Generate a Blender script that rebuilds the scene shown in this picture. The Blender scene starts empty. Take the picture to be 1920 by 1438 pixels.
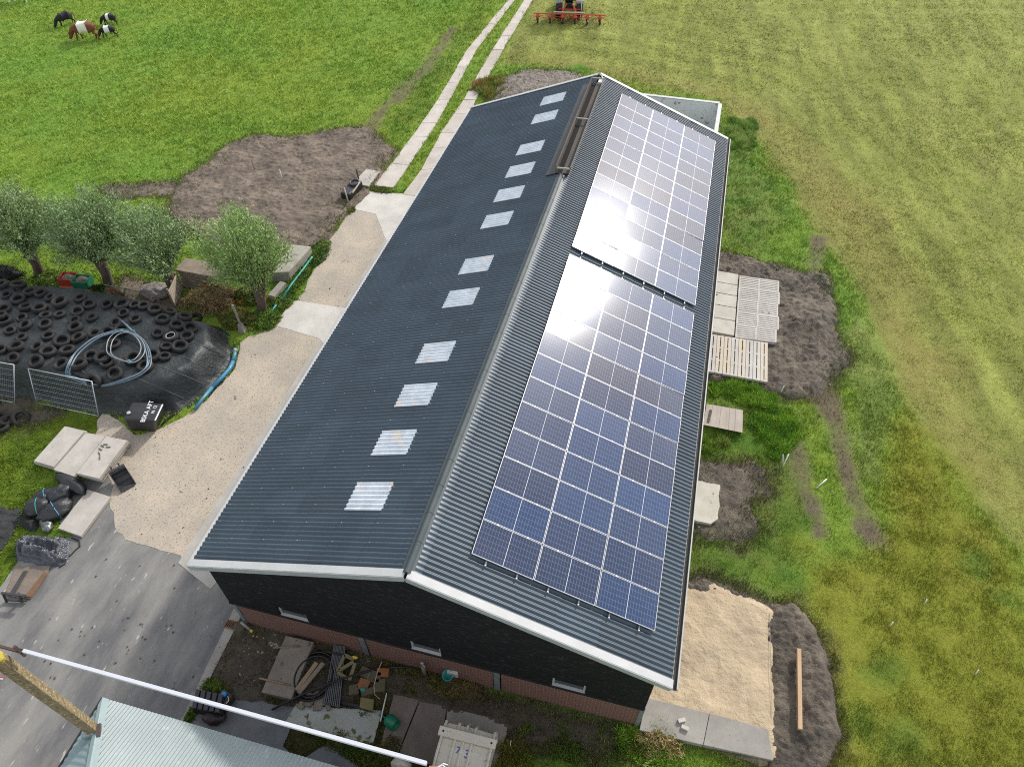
import bpy, bmesh, math, random
import numpy as np
from mathutils import Vector, Matrix
random.seed(7); rng = np.random.default_rng(11)
SC = bpy.context.scene; COL = SC.collection
R = math.radians
# ------------------------------------------------------------------ camera (surveyed from the barn's roof and panels)
CAM = np.array([4.5915, -7.4155, 22.9042]); YAW, PITCH, FPX = 0.2503, -0.8278, 1339.73
def _axes():
    f = np.array([-math.sin(YAW)*math.cos(PITCH), math.cos(YAW)*math.cos(PITCH), math.sin(PITCH)])
    r = np.array([math.cos(YAW), math.sin(YAW), 0.0]); return r, np.cross(r, f), f
AR, AU, AF = _axes()
def G(px, py, z=0.0):
    d = AF + AR*(px-960)/FPX - AU*(py-719)/FPX
    q = CAM + d*((z-CAM[2])/d[2]); return (float(q[0]), float(q[1]), float(z))
def GY(px, py, y):
    d = AF + AR*(px-960)/FPX - AU*(py-719)/FPX
    q = CAM + d*((y-CAM[1])/d[1]); return tuple(float(v) for v in q)
def PJ(X, Y, Z):
    dx, dy, dz = X-CAM[0], Y-CAM[1], Z-CAM[2]
    zz = dx*AF[0]+dy*AF[1]+dz*AF[2]
    return 960+FPX*(dx*AR[0]+dy*AR[1]+dz*AR[2])/zz, 719-FPX*(dx*AU[0]+dy*AU[1]+dz*AU[2])/zz, zz
cd = bpy.data.cameras.new('camera'); cam = bpy.data.objects.new('camera', cd); COL.objects.link(cam)
cam.matrix_world = Matrix(((AR[0], AU[0], -AF[0], CAM[0]), (AR[1], AU[1], -AF[1], CAM[1]), (AR[2], AU[2], -AF[2], CAM[2]), (0, 0, 0, 1)))
cd.sensor_width = 36; cd.lens = 36*FPX/1920; cd.clip_end = 3000; cd.clip_start = 0.1
SC.camera = cam
# ------------------------------------------------------------------ numeric helpers
def _hash(ix, iy, s):
    h = (ix.astype(np.int64)*374761393 + iy.astype(np.int64)*668265263 + s*974634777) & 0x7fffffff
    h = ((h ^ (h >> 13))*1274126177) & 0x7fffffff
    return ((h ^ (h >> 16)) & 0xffff)/65535.0
def vnoise(x, y, s=0):
    ix, iy = np.floor(x), np.floor(y); fx, fy = x-ix, y-iy
    fx = fx*fx*(3-2*fx); fy = fy*fy*(3-2*fy)
    a, b, c, d = _hash(ix, iy, s), _hash(ix+1, iy, s), _hash(ix, iy+1, s), _hash(ix+1, iy+1, s)
    return (a*(1-fx)+b*fx)*(1-fy) + (c*(1-fx)+d*fx)*fy
def fbm(x, y, scale, octv=4, s=0, gain=.5):
    t = 0; a = 1; n = 0; x = x/scale; y = y/scale
    for k in range(octv):
        t = t + a*vnoise(x, y, s+k*17); n += a; a *= gain; x = x*2.03+5.1; y = y*2.03+1.7
    return t/n*2-1
def sdf(X, Y, poly):
    """signed distance to a polygon, negative inside"""
    P = np.asarray(poly, float)[:, :2]; out = np.full(X.shape, 1e3)
    lo, hi = P.min(0)-3, P.max(0)+3
    m = (X > lo[0]) & (X < hi[0]) & (Y > lo[1]) & (Y < hi[1])
    x, y = X[m], Y[m]
    if x.size == 0: return out
    d = np.full(x.shape, 1e9); ins = np.zeros(x.shape, bool); n = len(P)
    for i in range(n):
        a, b = P[i], P[(i+1) % n]; e = b-a; L2 = max(e@e, 1e-12)
        t = np.clip(((x-a[0])*e[0]+(y-a[1])*e[1])/L2, 0, 1)
        d = np.minimum(d, (x-a[0]-t*e[0])**2+(y-a[1]-t*e[1])**2)
        if abs(e[1]) > 1e-12:
            c = ((a[1] > y) != (b[1] > y)) & (x < e[0]*(y-a[1])/e[1]+a[0]); ins ^= c
    d = np.sqrt(d); out[m] = np.where(ins, -d, d); return out
def sst(a, b, x):
    t = np.clip((x-a)/(b-a), 0, 1); return t*t*(3-2*t)
def GP(l, z=0): return [G(a, b, z) for a, b in l]
# ------------------------------------------------------------------ object helpers
def tag(o, label=None, cat=None, group=None, kind=None):
    if label: o['label'] = label
    if cat: o['category'] = cat
    if group: o['group'] = group
    if kind: o['kind'] = kind
    return o
def thing(name, label, cat, loc=(0, 0, 0), group=None, rz=0):
    o = bpy.data.objects.new(name, None); COL.objects.link(o); o.empty_display_size = .2
    o.location = loc; o.rotation_euler = (0, 0, rz); return tag(o, label, cat, group)
def link(name, me, mats, parent=None):
    for m in mats: me.materials.append(m)
    o = bpy.data.objects.new(name, me); COL.objects.link(o)
    if parent is not None: o.parent = parent
    return o
class MB:
    def __init__(s): s.v = []; s.f = []; s.m = []; s.mat = 0
    def add(s, vs, fs):
        n = len(s.v); s.v += [tuple(map(float, q)) for q in vs]; s.f += [tuple(i+n for i in q) for q in fs]; s.m += [s.mat]*len(fs); return s
    def hexa(s, b, t):  # 4 bottom pts, 4 top pts (ccw)
        return s.add(list(b)+list(t), [(3, 2, 1, 0), (4, 5, 6, 7), (0, 1, 5, 4), (1, 2, 6, 5), (2, 3, 7, 6), (3, 0, 4, 7)])
    def box(s, c, d, rz=0, M=None):
        x, y, z = d[0]/2, d[1]/2, d[2]/2
        P = [Vector(q) for q in ((-x, -y, -z), (x, -y, -z), (x, y, -z), (-x, y, -z), (-x, -y, z), (x, -y, z), (x, y, z), (-x, y, z))]
        if M is None: M = Matrix.Rotation(rz, 3, 'Z')
        P = [M @ p + Vector(c) for p in P]; return s.hexa(P[:4], P[4:])
    def prism(s, poly, z0, z1):
        n = len(poly); P = [(q[0], q[1], z0) for q in poly]+[(q[0], q[1], z1) for q in poly]
        a = sum(poly[i][0]*poly[(i+1) % n][1]-poly[(i+1) % n][0]*poly[i][1] for i in range(n))
        fs = [tuple(range(n-1, -1, -1)), tuple(range(n, 2*n))]+[(i, (i+1) % n, n+(i+1) % n, n+i) for i in range(n)]
        if a < 0: fs = [q[::-1] for q in fs]
        return s.add(P, fs)
    def bar(s, a, b, w, h, up=(0, 0, 1)):
        a, b = Vector(a), Vector(b); d = (b-a).normalized(); u = Vector(up)
        sd = d.cross(u)
        if sd.length < 1e-4: sd = d.cross(Vector((1, 0, 0)))
        sd.normalize(); u = sd.cross(d).normalized(); sd *= w/2; u *= h/2
        return s.hexa([a-sd-u, a+sd-u, b+sd-u, b-sd-u], [a-sd+u, a+sd+u, b+sd+u, b-sd+u])
    def tube(s, pts, r, n=8, closed=False, caps=True):
        pts = [Vector(p) for p in pts]; k = len(pts); rr = r if hasattr(r, '__len__') else [r]*k
        rings = []; pu = None
        for i, p in enumerate(pts):
            a = pts[(i-1) % k] if (closed or i > 0) else p; b = pts[(i+1) % k] if (closed or i < k-1) else p
            t = (b-a).normalized()
            if pu is None:
                pu = t.cross(Vector((0, 0, 1)))
                if pu.length < .1: pu = t.cross(Vector((1, 0, 0)))
            pu = (pu-t*pu.dot(t)).normalized(); w = t.cross(pu)
            rings.append([p+pu*math.cos(2*math.pi*j/n)*rr[i]+w*math.sin(2*math.pi*j/n)*rr[i] for j in range(n)])
        fs = []
        for i in range(k if closed else k-1):
            i2 = (i+1) % k
            for j in range(n): fs.append((i*n+j, i*n+(j+1) % n, i2*n+(j+1) % n, i2*n+j))
        if caps and not closed: fs += [tuple(range(n-1, -1, -1)), tuple((k-1)*n+j for j in range(n))]
        return s.add([q for g in rings for q in g], fs)
    def lathe(s, prof, o=(0, 0, 0), n=16, M=None, caps=True):
        o = Vector(o); M = M or Matrix.Identity(3); vs = []
        for r, z in prof:
            for j in range(n): vs.append(M @ Vector((r*math.cos(2*math.pi*j/n), r*math.sin(2*math.pi*j/n), z))+o)
        fs = [(i*n+j, i*n+(j+1) % n, (i+1)*n+(j+1) % n, (i+1)*n+j) for i in range(len(prof)-1) for j in range(n)]
        if caps: fs += [tuple(range(n-1, -1, -1)), tuple((len(prof)-1)*n+j for j in range(n))]
        return s.add(vs, fs)
    def blob(s, c, d, seed=0, n=10, rough=.18, M=None, flat=True):
        """lumpy rounded mass"""
        M = M or Matrix.Identity(3); vs = []; m = n*2
        for i in range(n+1):
            th = math.pi*i/n
            for j in range(m):
                ph = 2*math.pi*j/m; u = np.array([math.sin(th)*math.cos(ph), math.sin(th)*math.sin(ph), math.cos(th)])
                k = 1+rough*float(fbm(np.array([u[0]*2+seed*3.1+u[2]]), np.array([u[1]*2+u[2]*1.7+seed]), .7, 3, seed)[0])
                q = Vector((u[0]*d[0]*k, u[1]*d[1]*k, u[2]*d[2]*k))
                if flat and q.z < -d[2]*.6: q.z = -d[2]*.6
                vs.append(M @ q+Vector(c))
        return s.add(vs, [(i*m+j, (i+1)*m+j, (i+1)*m+(j+1) % m, i*m+(j+1) % m) for i in range(n) for j in range(m)])
    def build(s, name, mats, parent=None, smooth=False, bevel=0, local=False):
        if not isinstance(mats, (list, tuple)): mats = [mats]
        V = np.array(s.v); off = np.zeros(3)
        if not local:
            off = np.array(parent.location) if parent is not None else np.array([(V[:, 0].min()+V[:, 0].max())/2, (V[:, 1].min()+V[:, 1].max())/2, V[:, 2].min()])
            if parent is not None and parent.parent is not None: off = off+np.array(parent.parent.location)
        me = bpy.data.meshes.new(name); me.from_pydata((V-off).tolist(), [], s.f)
        me.polygons.foreach_set('material_index', s.m)
        if smooth: me.polygons.foreach_set('use_smooth', [True]*len(s.f))
        me.update(); o = link(name, me, mats, parent)
        if parent is None and not local: o.location = off
        if bevel:
            b = o.modifiers.new('bevel', 'BEVEL'); b.width = bevel; b.segments = 2; b.limit_method = 'ANGLE'; b.angle_limit = R(40)
        return o
def npmesh(name, V, F, mats, smooth=False, col=None, parent=None):
    """V (n,3), F (m,k) all faces the same size"""
    me = bpy.data.meshes.new(name); V = np.ascontiguousarray(V, np.float32); F = np.ascontiguousarray(F, np.int32)
    me.vertices.add(len(V)); me.vertices.foreach_set('co', V.ravel())
    me.loops.add(F.size); me.loops.foreach_set('vertex_index', F.ravel())
    me.polygons.add(len(F)); me.polygons.foreach_set('loop_start', np.arange(0, F.size, F.shape[1], dtype=np.int32))
    if smooth: me.polygons.foreach_set('use_smooth', np.ones(len(F), bool))
    me.update(calc_edges=True)
    if col is not None:
        a = me.color_attributes.new('col', 'FLOAT_COLOR', 'POINT'); c = np.ones((len(V), 4), np.float32); c[:, :3] = col; a.data.foreach_set('color', c.ravel())
    return link(name, me, mats if isinstance(mats, list) else [mats], parent)
def gridF(nx, ny):
    i = np.arange(nx-1)[:, None]*ny+np.arange(ny-1)[None, :]; i = i.ravel()
    return np.stack([i, i+ny, i+ny+1, i+1], 1)
def dup(root, loc=None, label=None, rz=None):
    c = root.copy(); COL.objects.link(c)
    if loc is not None: c.location = loc
    if rz is not None: c.rotation_euler = rz
    if label: c['label'] = label
    for ch in list(root.children):
        d = ch.copy(); COL.objects.link(d); d.parent = c
        for g in list(ch.children):
            e = g.copy(); COL.objects.link(e); e.parent = d
    return c
# ------------------------------------------------------------------ materials
def mat(name, c1, c2=None, scale=3.0, rough=.8, bump=0.0, bscale=None, metal=0.0, c3=None, s3=40.0, t3=.62, spec=.5, stretch=None, obj=False, attr=False, coat=0, bdist=.02):
    """principled material: two colours mixed by large noise, optional speckle colour c3, bump"""
    m = bpy.data.materials.new(name); m.use_nodes = True; N = m.node_tree.nodes; L = m.node_tree.links
    b = N['Principled BSDF']; b.inputs['Roughness'].default_value = rough; b.inputs['Metallic'].default_value = metal
    b.inputs['Specular IOR Level'].default_value = spec
    if coat: b.inputs['Coat Weight'].default_value = coat; b.inputs['Coat Roughness'].default_value = .15
    if obj: vec = N.new('ShaderNodeTexCoord').outputs['Object']
    else: vec = N.new('ShaderNodeNewGeometry').outputs['Position']
    if stretch:
        mp = N.new('ShaderNodeMapping'); mp.inputs['Scale'].default_value = stretch[:3]
        if len(stretch) > 3: mp.inputs['Rotation'].default_value = (0, 0, stretch[3])
        L.new(vec, mp.inputs[0]); vec = mp.outputs[0]
    def noise(sc, det=5.0):
        n = N.new('ShaderNodeTexNoise'); n.inputs['Scale'].default_value = sc; n.inputs['Detail'].default_value = det; n.inputs['Roughness'].default_value = .65
        L.new(vec, n.inputs['Vector']); return n.outputs['Fac']
    def ramp(fac, lo, hi):
        r = N.new('ShaderNodeMapRange'); r.inputs['From Min'].default_value = lo; r.inputs['From Max'].default_value = hi; L.new(fac, r.inputs['Value']); return r.outputs[0]
    def mix(f, a, bb):
        x = N.new('ShaderNodeMix'); x.data_type = 'RGBA'; L.new(f, x.inputs[0])
        for k, q in ((6, a), (7, bb)):
            if isinstance(q, tuple): x.inputs[k].default_value = (*q, 1)
            else: L.new(q, x.inputs[k])
        return x.outputs[2]
    if attr:
        a = N.new('ShaderNodeVertexColor'); a.layer_name = 'col'; col = a.outputs['Color']
        hs = N.new('ShaderNodeHueSaturation'); L.new(col, hs.inputs['Color']); L.new(ramp(noise(scale), .3, .7), hs.inputs['Value'])
        mr = hs.inputs['Value'].links[0].from_node; mr.inputs['To Min'].default_value = c1[0]; mr.inputs['To Max'].default_value = c1[1]; col = hs.outputs[0]
        L.new(col, b.inputs['Base Color'])
    else:
        col = tuple(c1)
        if c2: col = mix(ramp(noise(scale), .36, .64), tuple(c1), tuple(c2))
        if c3: col = mix(ramp(noise(s3, 2.0), t3, t3+.06), col, tuple(c3))
        if isinstance(col, tuple): b.inputs['Base Color'].default_value = (*col, 1)
        else: L.new(col, b.inputs['Base Color'])
    if bump:
        bp = N.new('ShaderNodeBump'); bp.inputs['Strength'].default_value = bump; bp.inputs['Distance'].default_value = bdist
        L.new(noise(bscale or scale*4), bp.inputs['Height']); L.new(bp.outputs[0], b.inputs['Normal'])
    m['bsdf'] = 1; return m
# ------------------------------------------------------------------ daylight: hazy sun through thin cloud
SAZ, SEL = R(22.5), R(32.5)     # azimuth clockwise from +Y, elevation
sund = Vector((math.sin(SAZ)*math.cos(SEL), math.cos(SAZ)*math.cos(SEL), math.sin(SEL)))
w = bpy.data.worlds.new('World'); SC.world = w; w.use_nodes = True; N = w.node_tree.nodes; L = w.node_tree.links
bg = N['Background']; sk = N.new('ShaderNodeTexSky'); sk.sky_type = 'NISHITA'; sk.sun_disc = False
sk.sun_elevation = SEL; sk.sun_rotation = SAZ; sk.air_density = 1.0; sk.dust_density = 2.0; sk.ozone_density = 1.0
bg.inputs['Strength'].default_value = 0.10
tc = N.new('ShaderNodeTexCoord')
def wm(op, a, b=None, clamp=False):
    n = N.new('ShaderNodeMath'); n.operation = op; n.use_clamp = clamp
    for i, q in enumerate((a, b)):
        if q is None: continue
        if isinstance(q, (int, float)): n.inputs[i].default_value = q
        else: L.new(q, n.inputs[i])
    return n.outputs[0]
dp = N.new('ShaderNodeVectorMath'); dp.operation = 'DOT_PRODUCT'; L.new(tc.outputs['Generated'], dp.inputs[0]); dp.inputs[1].default_value = sund
dt = wm('MAXIMUM', dp.outputs['Value'], 0.0)
# thin cloud: grey-white layer, bright aureole where the sun stands behind it
cn = N.new('ShaderNodeTexNoise'); cn.inputs['Scale'].default_value = 3.2; cn.inputs['Detail'].default_value = 6; cn.inputs['Roughness'].default_value = .55
mpn = N.new('ShaderNodeMapping'); mpn.inputs['Scale'].default_value = (1, 1, 2.2); mpn.inputs['Location'].default_value = (3.1, 1.4, .3)
L.new(tc.outputs['Generated'], mpn.inputs[0]); L.new(mpn.outputs[0], cn.inputs['Vector'])
cov = N.new('ShaderNodeMapRange'); cov.inputs['From Min'].default_value = .34; cov.inputs['From Max'].default_value = .60; L.new(cn.outputs['Fac'], cov.inputs['Value'])
glow = wm('ADD', wm('ADD', wm('MULTIPLY', wm('POWER', dt, 3.0), 7.0), wm('MULTIPLY', wm('POWER', dt, 18.0), 16.0)), wm('MULTIPLY', wm('POWER', dt, 260.0), 22.0))
sepd = N.new('ShaderNodeSeparateXYZ'); L.new(tc.outputs['Generated'], sepd.inputs[0])
back = wm('MULTIPLY', wm('MAXIMUM', wm('MULTIPLY', sepd.outputs[1], -1.0), 0.0), 3.5)
lum = wm('ADD', wm('ADD', wm('ADD', back, 4.2), wm('MULTIPLY', cn.outputs['Fac'], 4.0)), glow)
cc = N.new('ShaderNodeCombineXYZ'); L.new(lum, cc.inputs[0]); L.new(wm('MULTIPLY', lum, .985), cc.inputs[1]); L.new(wm('MULTIPLY', lum, 1.0), cc.inputs[2])
mx = N.new('ShaderNodeMix'); mx.data_type = 'RGBA'; L.new(wm('MULTIPLY', cov.outputs[0], .85), mx.inputs[0]); L.new(sk.outputs[0], mx.inputs[6]); L.new(cc.outputs[0], mx.inputs[7])
L.new(mx.outputs[2], bg.inputs['Color'])
sl = bpy.data.lights.new('sun', 'SUN'); sl.energy = 2.0; sl.angle = R(3); sl.color = (1, .95, .88)
so = bpy.data.objects.new('sun', sl); COL.objects.link(so); so.rotation_euler = (-sund).to_track_quat('-Z', 'Y').to_euler(); so.location = (20, 60, 40)
SC.view_settings.view_transform = 'Standard'; SC.view_settings.look = 'None'; SC.view_settings.gamma = 1; SC.view_settings.use_curve_mapping = False
SC.view_settings.exposure = 0.80
SC.cycles.max_bounces = 5; SC.cycles.transparent_max_bounces = 6; SC.cycles.use_denoising = False; SC.cycles.filter_width = 1.1
# ================================================================== ground, roads, soil
road_px = [(663,392),(640,425),(612,458),(592,505),(572,542),(546,575),(514,612),(470,628),(452,640),(443,690),(428,706),(370,768),(310,800),(255,815),(195,775),(180,790),(190,850),(215,900),(206,945),(215,985),(236,1010),(290,1026),(340,1042),(352,1068),(395,1072),(640,700),(760,480),(880,300),(800,355),(700,385)]
asph_px = [(225,895),(235,945),(250,970),(270,985),(300,992),(350,1000),(400,985),(460,1010),(520,1100),(448,1140),(400,1240),(348,1345),(300,1500),(-200,1600),(-260,1250),(-30,1150),(35,1045),(140,1000),(110,980),(150,900)]
HARD = []
def wob(poly, amp, step, seed, fr=1.0):
    """resample an outline and roughen it"""
    P = [np.array(q[:2]) for q in poly]; out = []
    for i, a in enumerate(P):
        b = P[(i+1) % len(P)]; n = max(1, int(np.linalg.norm(b-a)/step))
        out += [a+(b-a)*k/n for k in range(n)]
    A = np.array(out); dx = fbm(A[:, 0], A[:, 1], fr, 3, seed); dy = fbm(A[:, 0]+50, A[:, 1], fr, 3, seed+5)
    return np.stack([A[:, 0]+dx*amp, A[:, 1]+dy*amp], 1)
def sheet(name, poly, z, m, amp=.12, step=.25, seed=1, thick=.12, hard=True, fr=.8):
    w_ = wob(poly, amp, step, seed, fr) if amp else np.array([q[:2] for q in poly])
    b = MB(); b.prism([tuple(q) for q in w_], z-thick, z)
    o = b.build(name, m); tag(o, kind='structure')
    if hard: HARD.append(w_)
    return o
m_road = mat('exposed_aggregate', (.46,.395,.305), (.345,.31,.255), .55, .9, .6, 60, c3=(.23,.195,.155), s3=15, t3=.58)
m_asph = mat('worn_asphalt', (.105,.106,.108), (.235,.228,.205), .75, .85, .4, 50, c3=(.36,.35,.33), s3=5.0, t3=.66, stretch=(1,.32,1))
m_conc = mat('pale_concrete', (.55,.53,.48), (.44,.42,.38), .8, .85, .25, 40, c3=(.2,.19,.17), s3=9, t3=.72)
m_conc2 = mat('grey_concrete', (.30,.285,.25), (.23,.215,.19), 1.2, .85, .25, 30, c3=(.12,.11,.1), s3=10, t3=.69)
m_darkconc = mat('damp_concrete', (.11,.118,.125), (.17,.175,.175), 1.6, .6, .3, 25, c3=(.2,.21,.2), s3=7, t3=.68)
m_moss = mat('mossy_concrete', (.42,.44,.42), (.34,.36,.30), 1.0, .8, .25, 30, c3=(.12,.13,.04), s3=3.2, t3=.6)
m_brownslab = mat('brown_slab', (.20,.165,.14), (.15,.125,.105), 1.2, .85, .3, 25, c3=(.06,.05,.04), s3=9, t3=.68)
m_sand = mat('building_sand', (.46,.37,.245), (.39,.31,.205), .9, .95, .8, 9, c3=(.27,.20,.13), s3=7, t3=.70, bdist=.06)
m_soil = mat('bare_soil', (.205,.165,.125), (.098,.078,.06), .9, .95, .9, 14, c3=(.27,.24,.2), s3=17, t3=.72, bdist=.06)
m_peat = mat('dark_peat', (.155,.128,.094), (.062,.052,.040), 1.1, .85, 1.0, 12, c3=(.24,.215,.185), s3=15, t3=.68, bdist=.08)
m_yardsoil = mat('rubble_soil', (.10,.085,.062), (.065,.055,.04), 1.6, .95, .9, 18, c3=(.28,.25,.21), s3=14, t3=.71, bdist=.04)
sheet('gravel_road', GP(road_px), .012, m_road, .20, .25, 3, fr=.6)
sheet('asphalt_yard', GP(asph_px), .004, m_asph, .22, .25, 4, fr=.6)
sheet('concrete_pavement', GP([(516,611),(545,568),(555,564),(645,578),(680,585),(610,648),(600,636)]), .020, m_conc, .03, .3, 5)
sheet('concrete_pavement', GP([(664,393),(682,363),(692,360),(790,366),(850,340),(760,475),(724,452),(705,402)]), .020, m_conc, .03, .3, 6)
m_strip = mat('wall_strip_concrete', (.40,.385,.345), (.33,.315,.28), 1.0, .85, .25, 30, c3=(.2,.185,.165), s3=9, t3=.69)
# strip of concrete along the barn's wall
sheet('wall_footing', [(-9.92,1.7),(-9.0,1.35),(-8.3,1.1),(-8.0,2.3),(-6.46,2.4),(-6.46,29),(-9.7,29)], .016, m_strip, .02, .3, 8)
sheet('wall_footing', [(-7.5,28.95),(-1.5,28.95),(-1.5,30.2),(-7.3,30.6)], .03, m_conc, .03, .3, 9)
# two-strip concrete track running to the fields: separate slabs in each wheel strip
def track(name, Lp, Rp, seed, z=.03):
    b = MB(); r = random.Random(seed)
    A = [Vector(G(*q)) for q in Lp]; B = [Vector(G(*q)) for q in Rp]
    def at(P, t):
        i = min(int(t), len(P)-2); return P[i].lerp(P[i+1], t-i)
    n = 0; t = 0.0; end = len(A)-1
    while t < end-1e-6:
        i = min(int(t+1e-6), len(A)-2); seg = max((A[i+1]-A[i]).length, .1)
        t2 = min(t+2.6/seg, i+1.0)
        if i+1.0-t2 < .25*2.6/seg: t2 = i+1.0
        g = .02/seg
        a, bb, c, d = at(A, t+g), at(B, t+g), at(B, t2-g), at(A, t2-g)
        def j(): return Vector((r.uniform(-.035,.035), r.uniform(-.04,.04), 0))
        mid1, mid2 = (bb*.5+c*.5)+j(), (a*.5+d*.5)+j()
        k = z+r.uniform(-.012,.012); poly = [a+j()*.6, bb+j()*.6, mid1, c+j()*.6, d+j()*.6, mid2]
        b.mat = r.randrange(3); b.prism([(q.x, q.y) for q in poly], k-.15, k); t = t2
    o = b.build(name, m_trk); tag(o, kind='structure')
    HARD.append(np.array([q[:2] for q in A]+[q[:2] for q in B[::-1]])); return o
m_trk = [mat('track_concrete', (.46,.42,.37), (.37,.335,.29), 1.1, .9, .3, 25, c3=(.2,.18,.14), s3=6, t3=.7),
         mat('track_concrete_pale', (.50,.46,.41), (.41,.375,.33), 1.1, .9, .3, 25, c3=(.22,.2,.16), s3=6, t3=.7),
         mat('track_concrete_worn', (.41,.37,.32), (.33,.295,.25), 1.1, .9, .3, 25, c3=(.17,.15,.11), s3=6, t3=.68)]
track('track_strip', [(701,350),(745,295),(790,232),(821,188),(876,94),(954,0),(1000,-60)], [(737,353),(775,298),(818,232),(843,188),(893,94),(966,0),(1012,-60)], 2)
track('track_strip', [(755,365),(790,320),(826,250),(870,188),(923,94),(984,0),(1030,-65)], [(800,372),(845,315),(868,250),(892,188),(943,94),(999,0),(1043,-65)], 5)
# kerb between asphalt and rubble, damp concrete floor, slabs
sheet('kerb', GP([(440,1140),(452,1158),(362,1338),(345,1375),(322,1375),(347,1338)]), .045, m_conc2, .015, .3, 10)
sheet('concrete_floor', GP([(362,1300),(470,1295),(500,1318),(560,1326),(530,1400),(640,1500),(330,1500),(320,1400)]), .02, m_darkconc, .05, .25, 11)
sheet('concrete_floor', GP([(640,1370),(560,1430),(700,1520),(780,1480),(720,1420)]), .016, m_darkconc, .1, .25, 12)
sheet('concrete_floor', GP([(556,1318),(612,1326),(716,1332),(699,1398),(640,1385),(536,1354)]), .035, m_moss, .02, .25, 13)
sheet('paving_slab', GP([(738,1302),(786,1312),(763,1368),(745,1412),(715,1395)]), .03, m_brownslab, .02, .3, 14)
sheet('paving_slab', GP([(788,1312),(838,1326),(822,1438),(748,1413),(766,1368)]), .028, m_brownslab, .02, .3, 15)
sheet('paving_slab', GP([(840,1327),(950,1352),(950,1375),(930,1438),(824,1438)]), .031, m_conc2, .02, .3, 16)
# ---------------------------------------------------------------- bare soil: bumpy sheets that surface through the turf
SOIL = []; PATHS = []
def soil(name, poly, h, m, seed, amp=.06, res=.07, soft=.5, heap=None, edge=.35, fr=.9, kind='structure', clod=.05, off=.32):
    P = np.array([q[:2] for q in poly]); lo, hi = P.min(0)-.8, P.max(0)+.8
    xs = np.arange(lo[0], hi[0], res); ys = np.arange(lo[1], hi[1], res); X, Y = np.meshgrid(xs, ys, indexing='ij')
    d = sdf(X, Y, P)-off+fbm(X, Y, fr, 4, seed)*edge
    Z = -.18+(.18+h)*sst(soft*.6, -soft, d)+fbm(X, Y, 1.1, 4, seed+3)*amp*sst(.1, -.5, d)+(np.abs(fbm(X, Y, .28, 3, seed+9))*clod+np.abs(fbm(X, Y, .13, 2, seed+12))*clod*.6)*sst(0, -.4, d)
    if heap: Z = Z+heap(X, Y)*sst(.2, -.5, d)
    V = np.stack([X, Y, Z], -1).reshape(-1, 3); F = gridF(len(xs), len(ys))
    keep = (Z.ravel()[F] > -.15).any(1); F = F[keep]; u, inv = np.unique(F, return_inverse=True)
    o = npmesh(name, V[u], inv.reshape(F.shape), m, True); tag(o, kind=kind); SOIL.append((P, seed, edge, fr, h, soft, off)); return o
soil('bare_soil', GP([(470,258),(545,262),(620,248),(690,240),(738,286),(704,343),(660,385),(604,455),(545,478),(400,462),(330,415),(322,378),(345,335),(392,308),(432,272)]), .10, m_soil, 21, .13, clod=.12)
soil('soil_trail', GP([(196,350),(320,345),(330,360),(210,372)]), .03, m_soil, 22, off=.4, soft=.2)
PATHS.append(GP([(684,246),(712,205),(745,170),(800,118),(845,52),(852,56),(812,122),(760,176),(722,212),(700,250)]))
soil('dark_soil', GP([(1335,478),(1380,482),(1470,505),(1545,520),(1560,580),(1575,655),(1590,662),(1560,720),(1530,745),(1480,750),(1420,715),(1330,715),(1320,600)]), .05, m_peat, 24, .16, clod=.16,
     heap=lambda X, Y: .35*np.exp(-(((X-G(1525,610)[0])/1.0)**2+((Y-G(1525,610)[1])/1.4)**2)))
PATHS.append(GP([(1520,735),(1560,735),(1575,800),(1592,870),(1620,950),(1650,1012),(1632,1012),(1600,960),(1572,880),(1550,800)]))
PATHS.append(GP([(1478,780),(1496,790),(1506,860),(1524,935),(1545,1000),(1535,1000),(1512,940),(1492,880)]))
PATHS.append(GP([(1525,450),(1545,450),(1538,505),(1520,505)]))
soil('dark_soil', GP([(1310,872),(1400,868),(1438,880),(1432,920),(1410,950),(1422,1000),(1385,1018),(1300,1012),(1290,960)]), .04, m_peat, 27, .10, clod=.08)
soil('sand_bed', GP([(1270,1095),(1340,1098),(1438,1138),(1452,1150),(1446,1290),(1452,1420),(1425,1425),(1200,1330),(1215,1270),(1260,1270)]), .09, m_sand, 28, .10, edge=.12, clod=.045)
soil('soil_bank', GP([(1280,1092),(1340,1092),(1440,1130),(1490,1133),(1530,1190),(1548,1300),(1555,1370),(1530,1450),(1450,1460),(1447,1300),(1445,1150),(1340,1106),(1280,1108)]), .10, m_peat, 29, .16, edge=.30, clod=.13, res=.05,
     heap=lambda X, Y: .28*np.exp(-((X-G(1500,1290)[0]-.55)/.6)**2))
soil('rubble_soil', GP([(448,1168),(545,1188),(520,1240),(500,1310),(470,1305),(388,1290)]), .03, m_yardsoil, 30, .05, edge=.15, clod=.07)
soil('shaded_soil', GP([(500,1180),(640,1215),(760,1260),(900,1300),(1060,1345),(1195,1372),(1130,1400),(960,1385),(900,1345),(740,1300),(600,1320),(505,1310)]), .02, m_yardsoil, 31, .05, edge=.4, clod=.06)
soil('gravel_heap', GP([(925,190),(945,150),(985,136),(1040,135),(1085,143),(1095,165),(1000,185)]), .25, mat('gravel', (.24,.205,.17), (.15,.13,.11), 2, .95, 1, 12, c3=(.36,.33,.29), s3=9, t3=.62, bdist=.08), 32, .1, clod=.12, edge=.3, soft=.9)
soil('bare_soil', GP([(235,520),(300,545),(330,560),(330,600),(200,590),(220,545)]), .03, m_soil, 33, .1)
soil('bare_soil', GP([(-40,770),(40,745),(60,760),(120,775),(60,800),(-40,800)]), .015, m_yardsoil, 34, .04, edge=.6)
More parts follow.
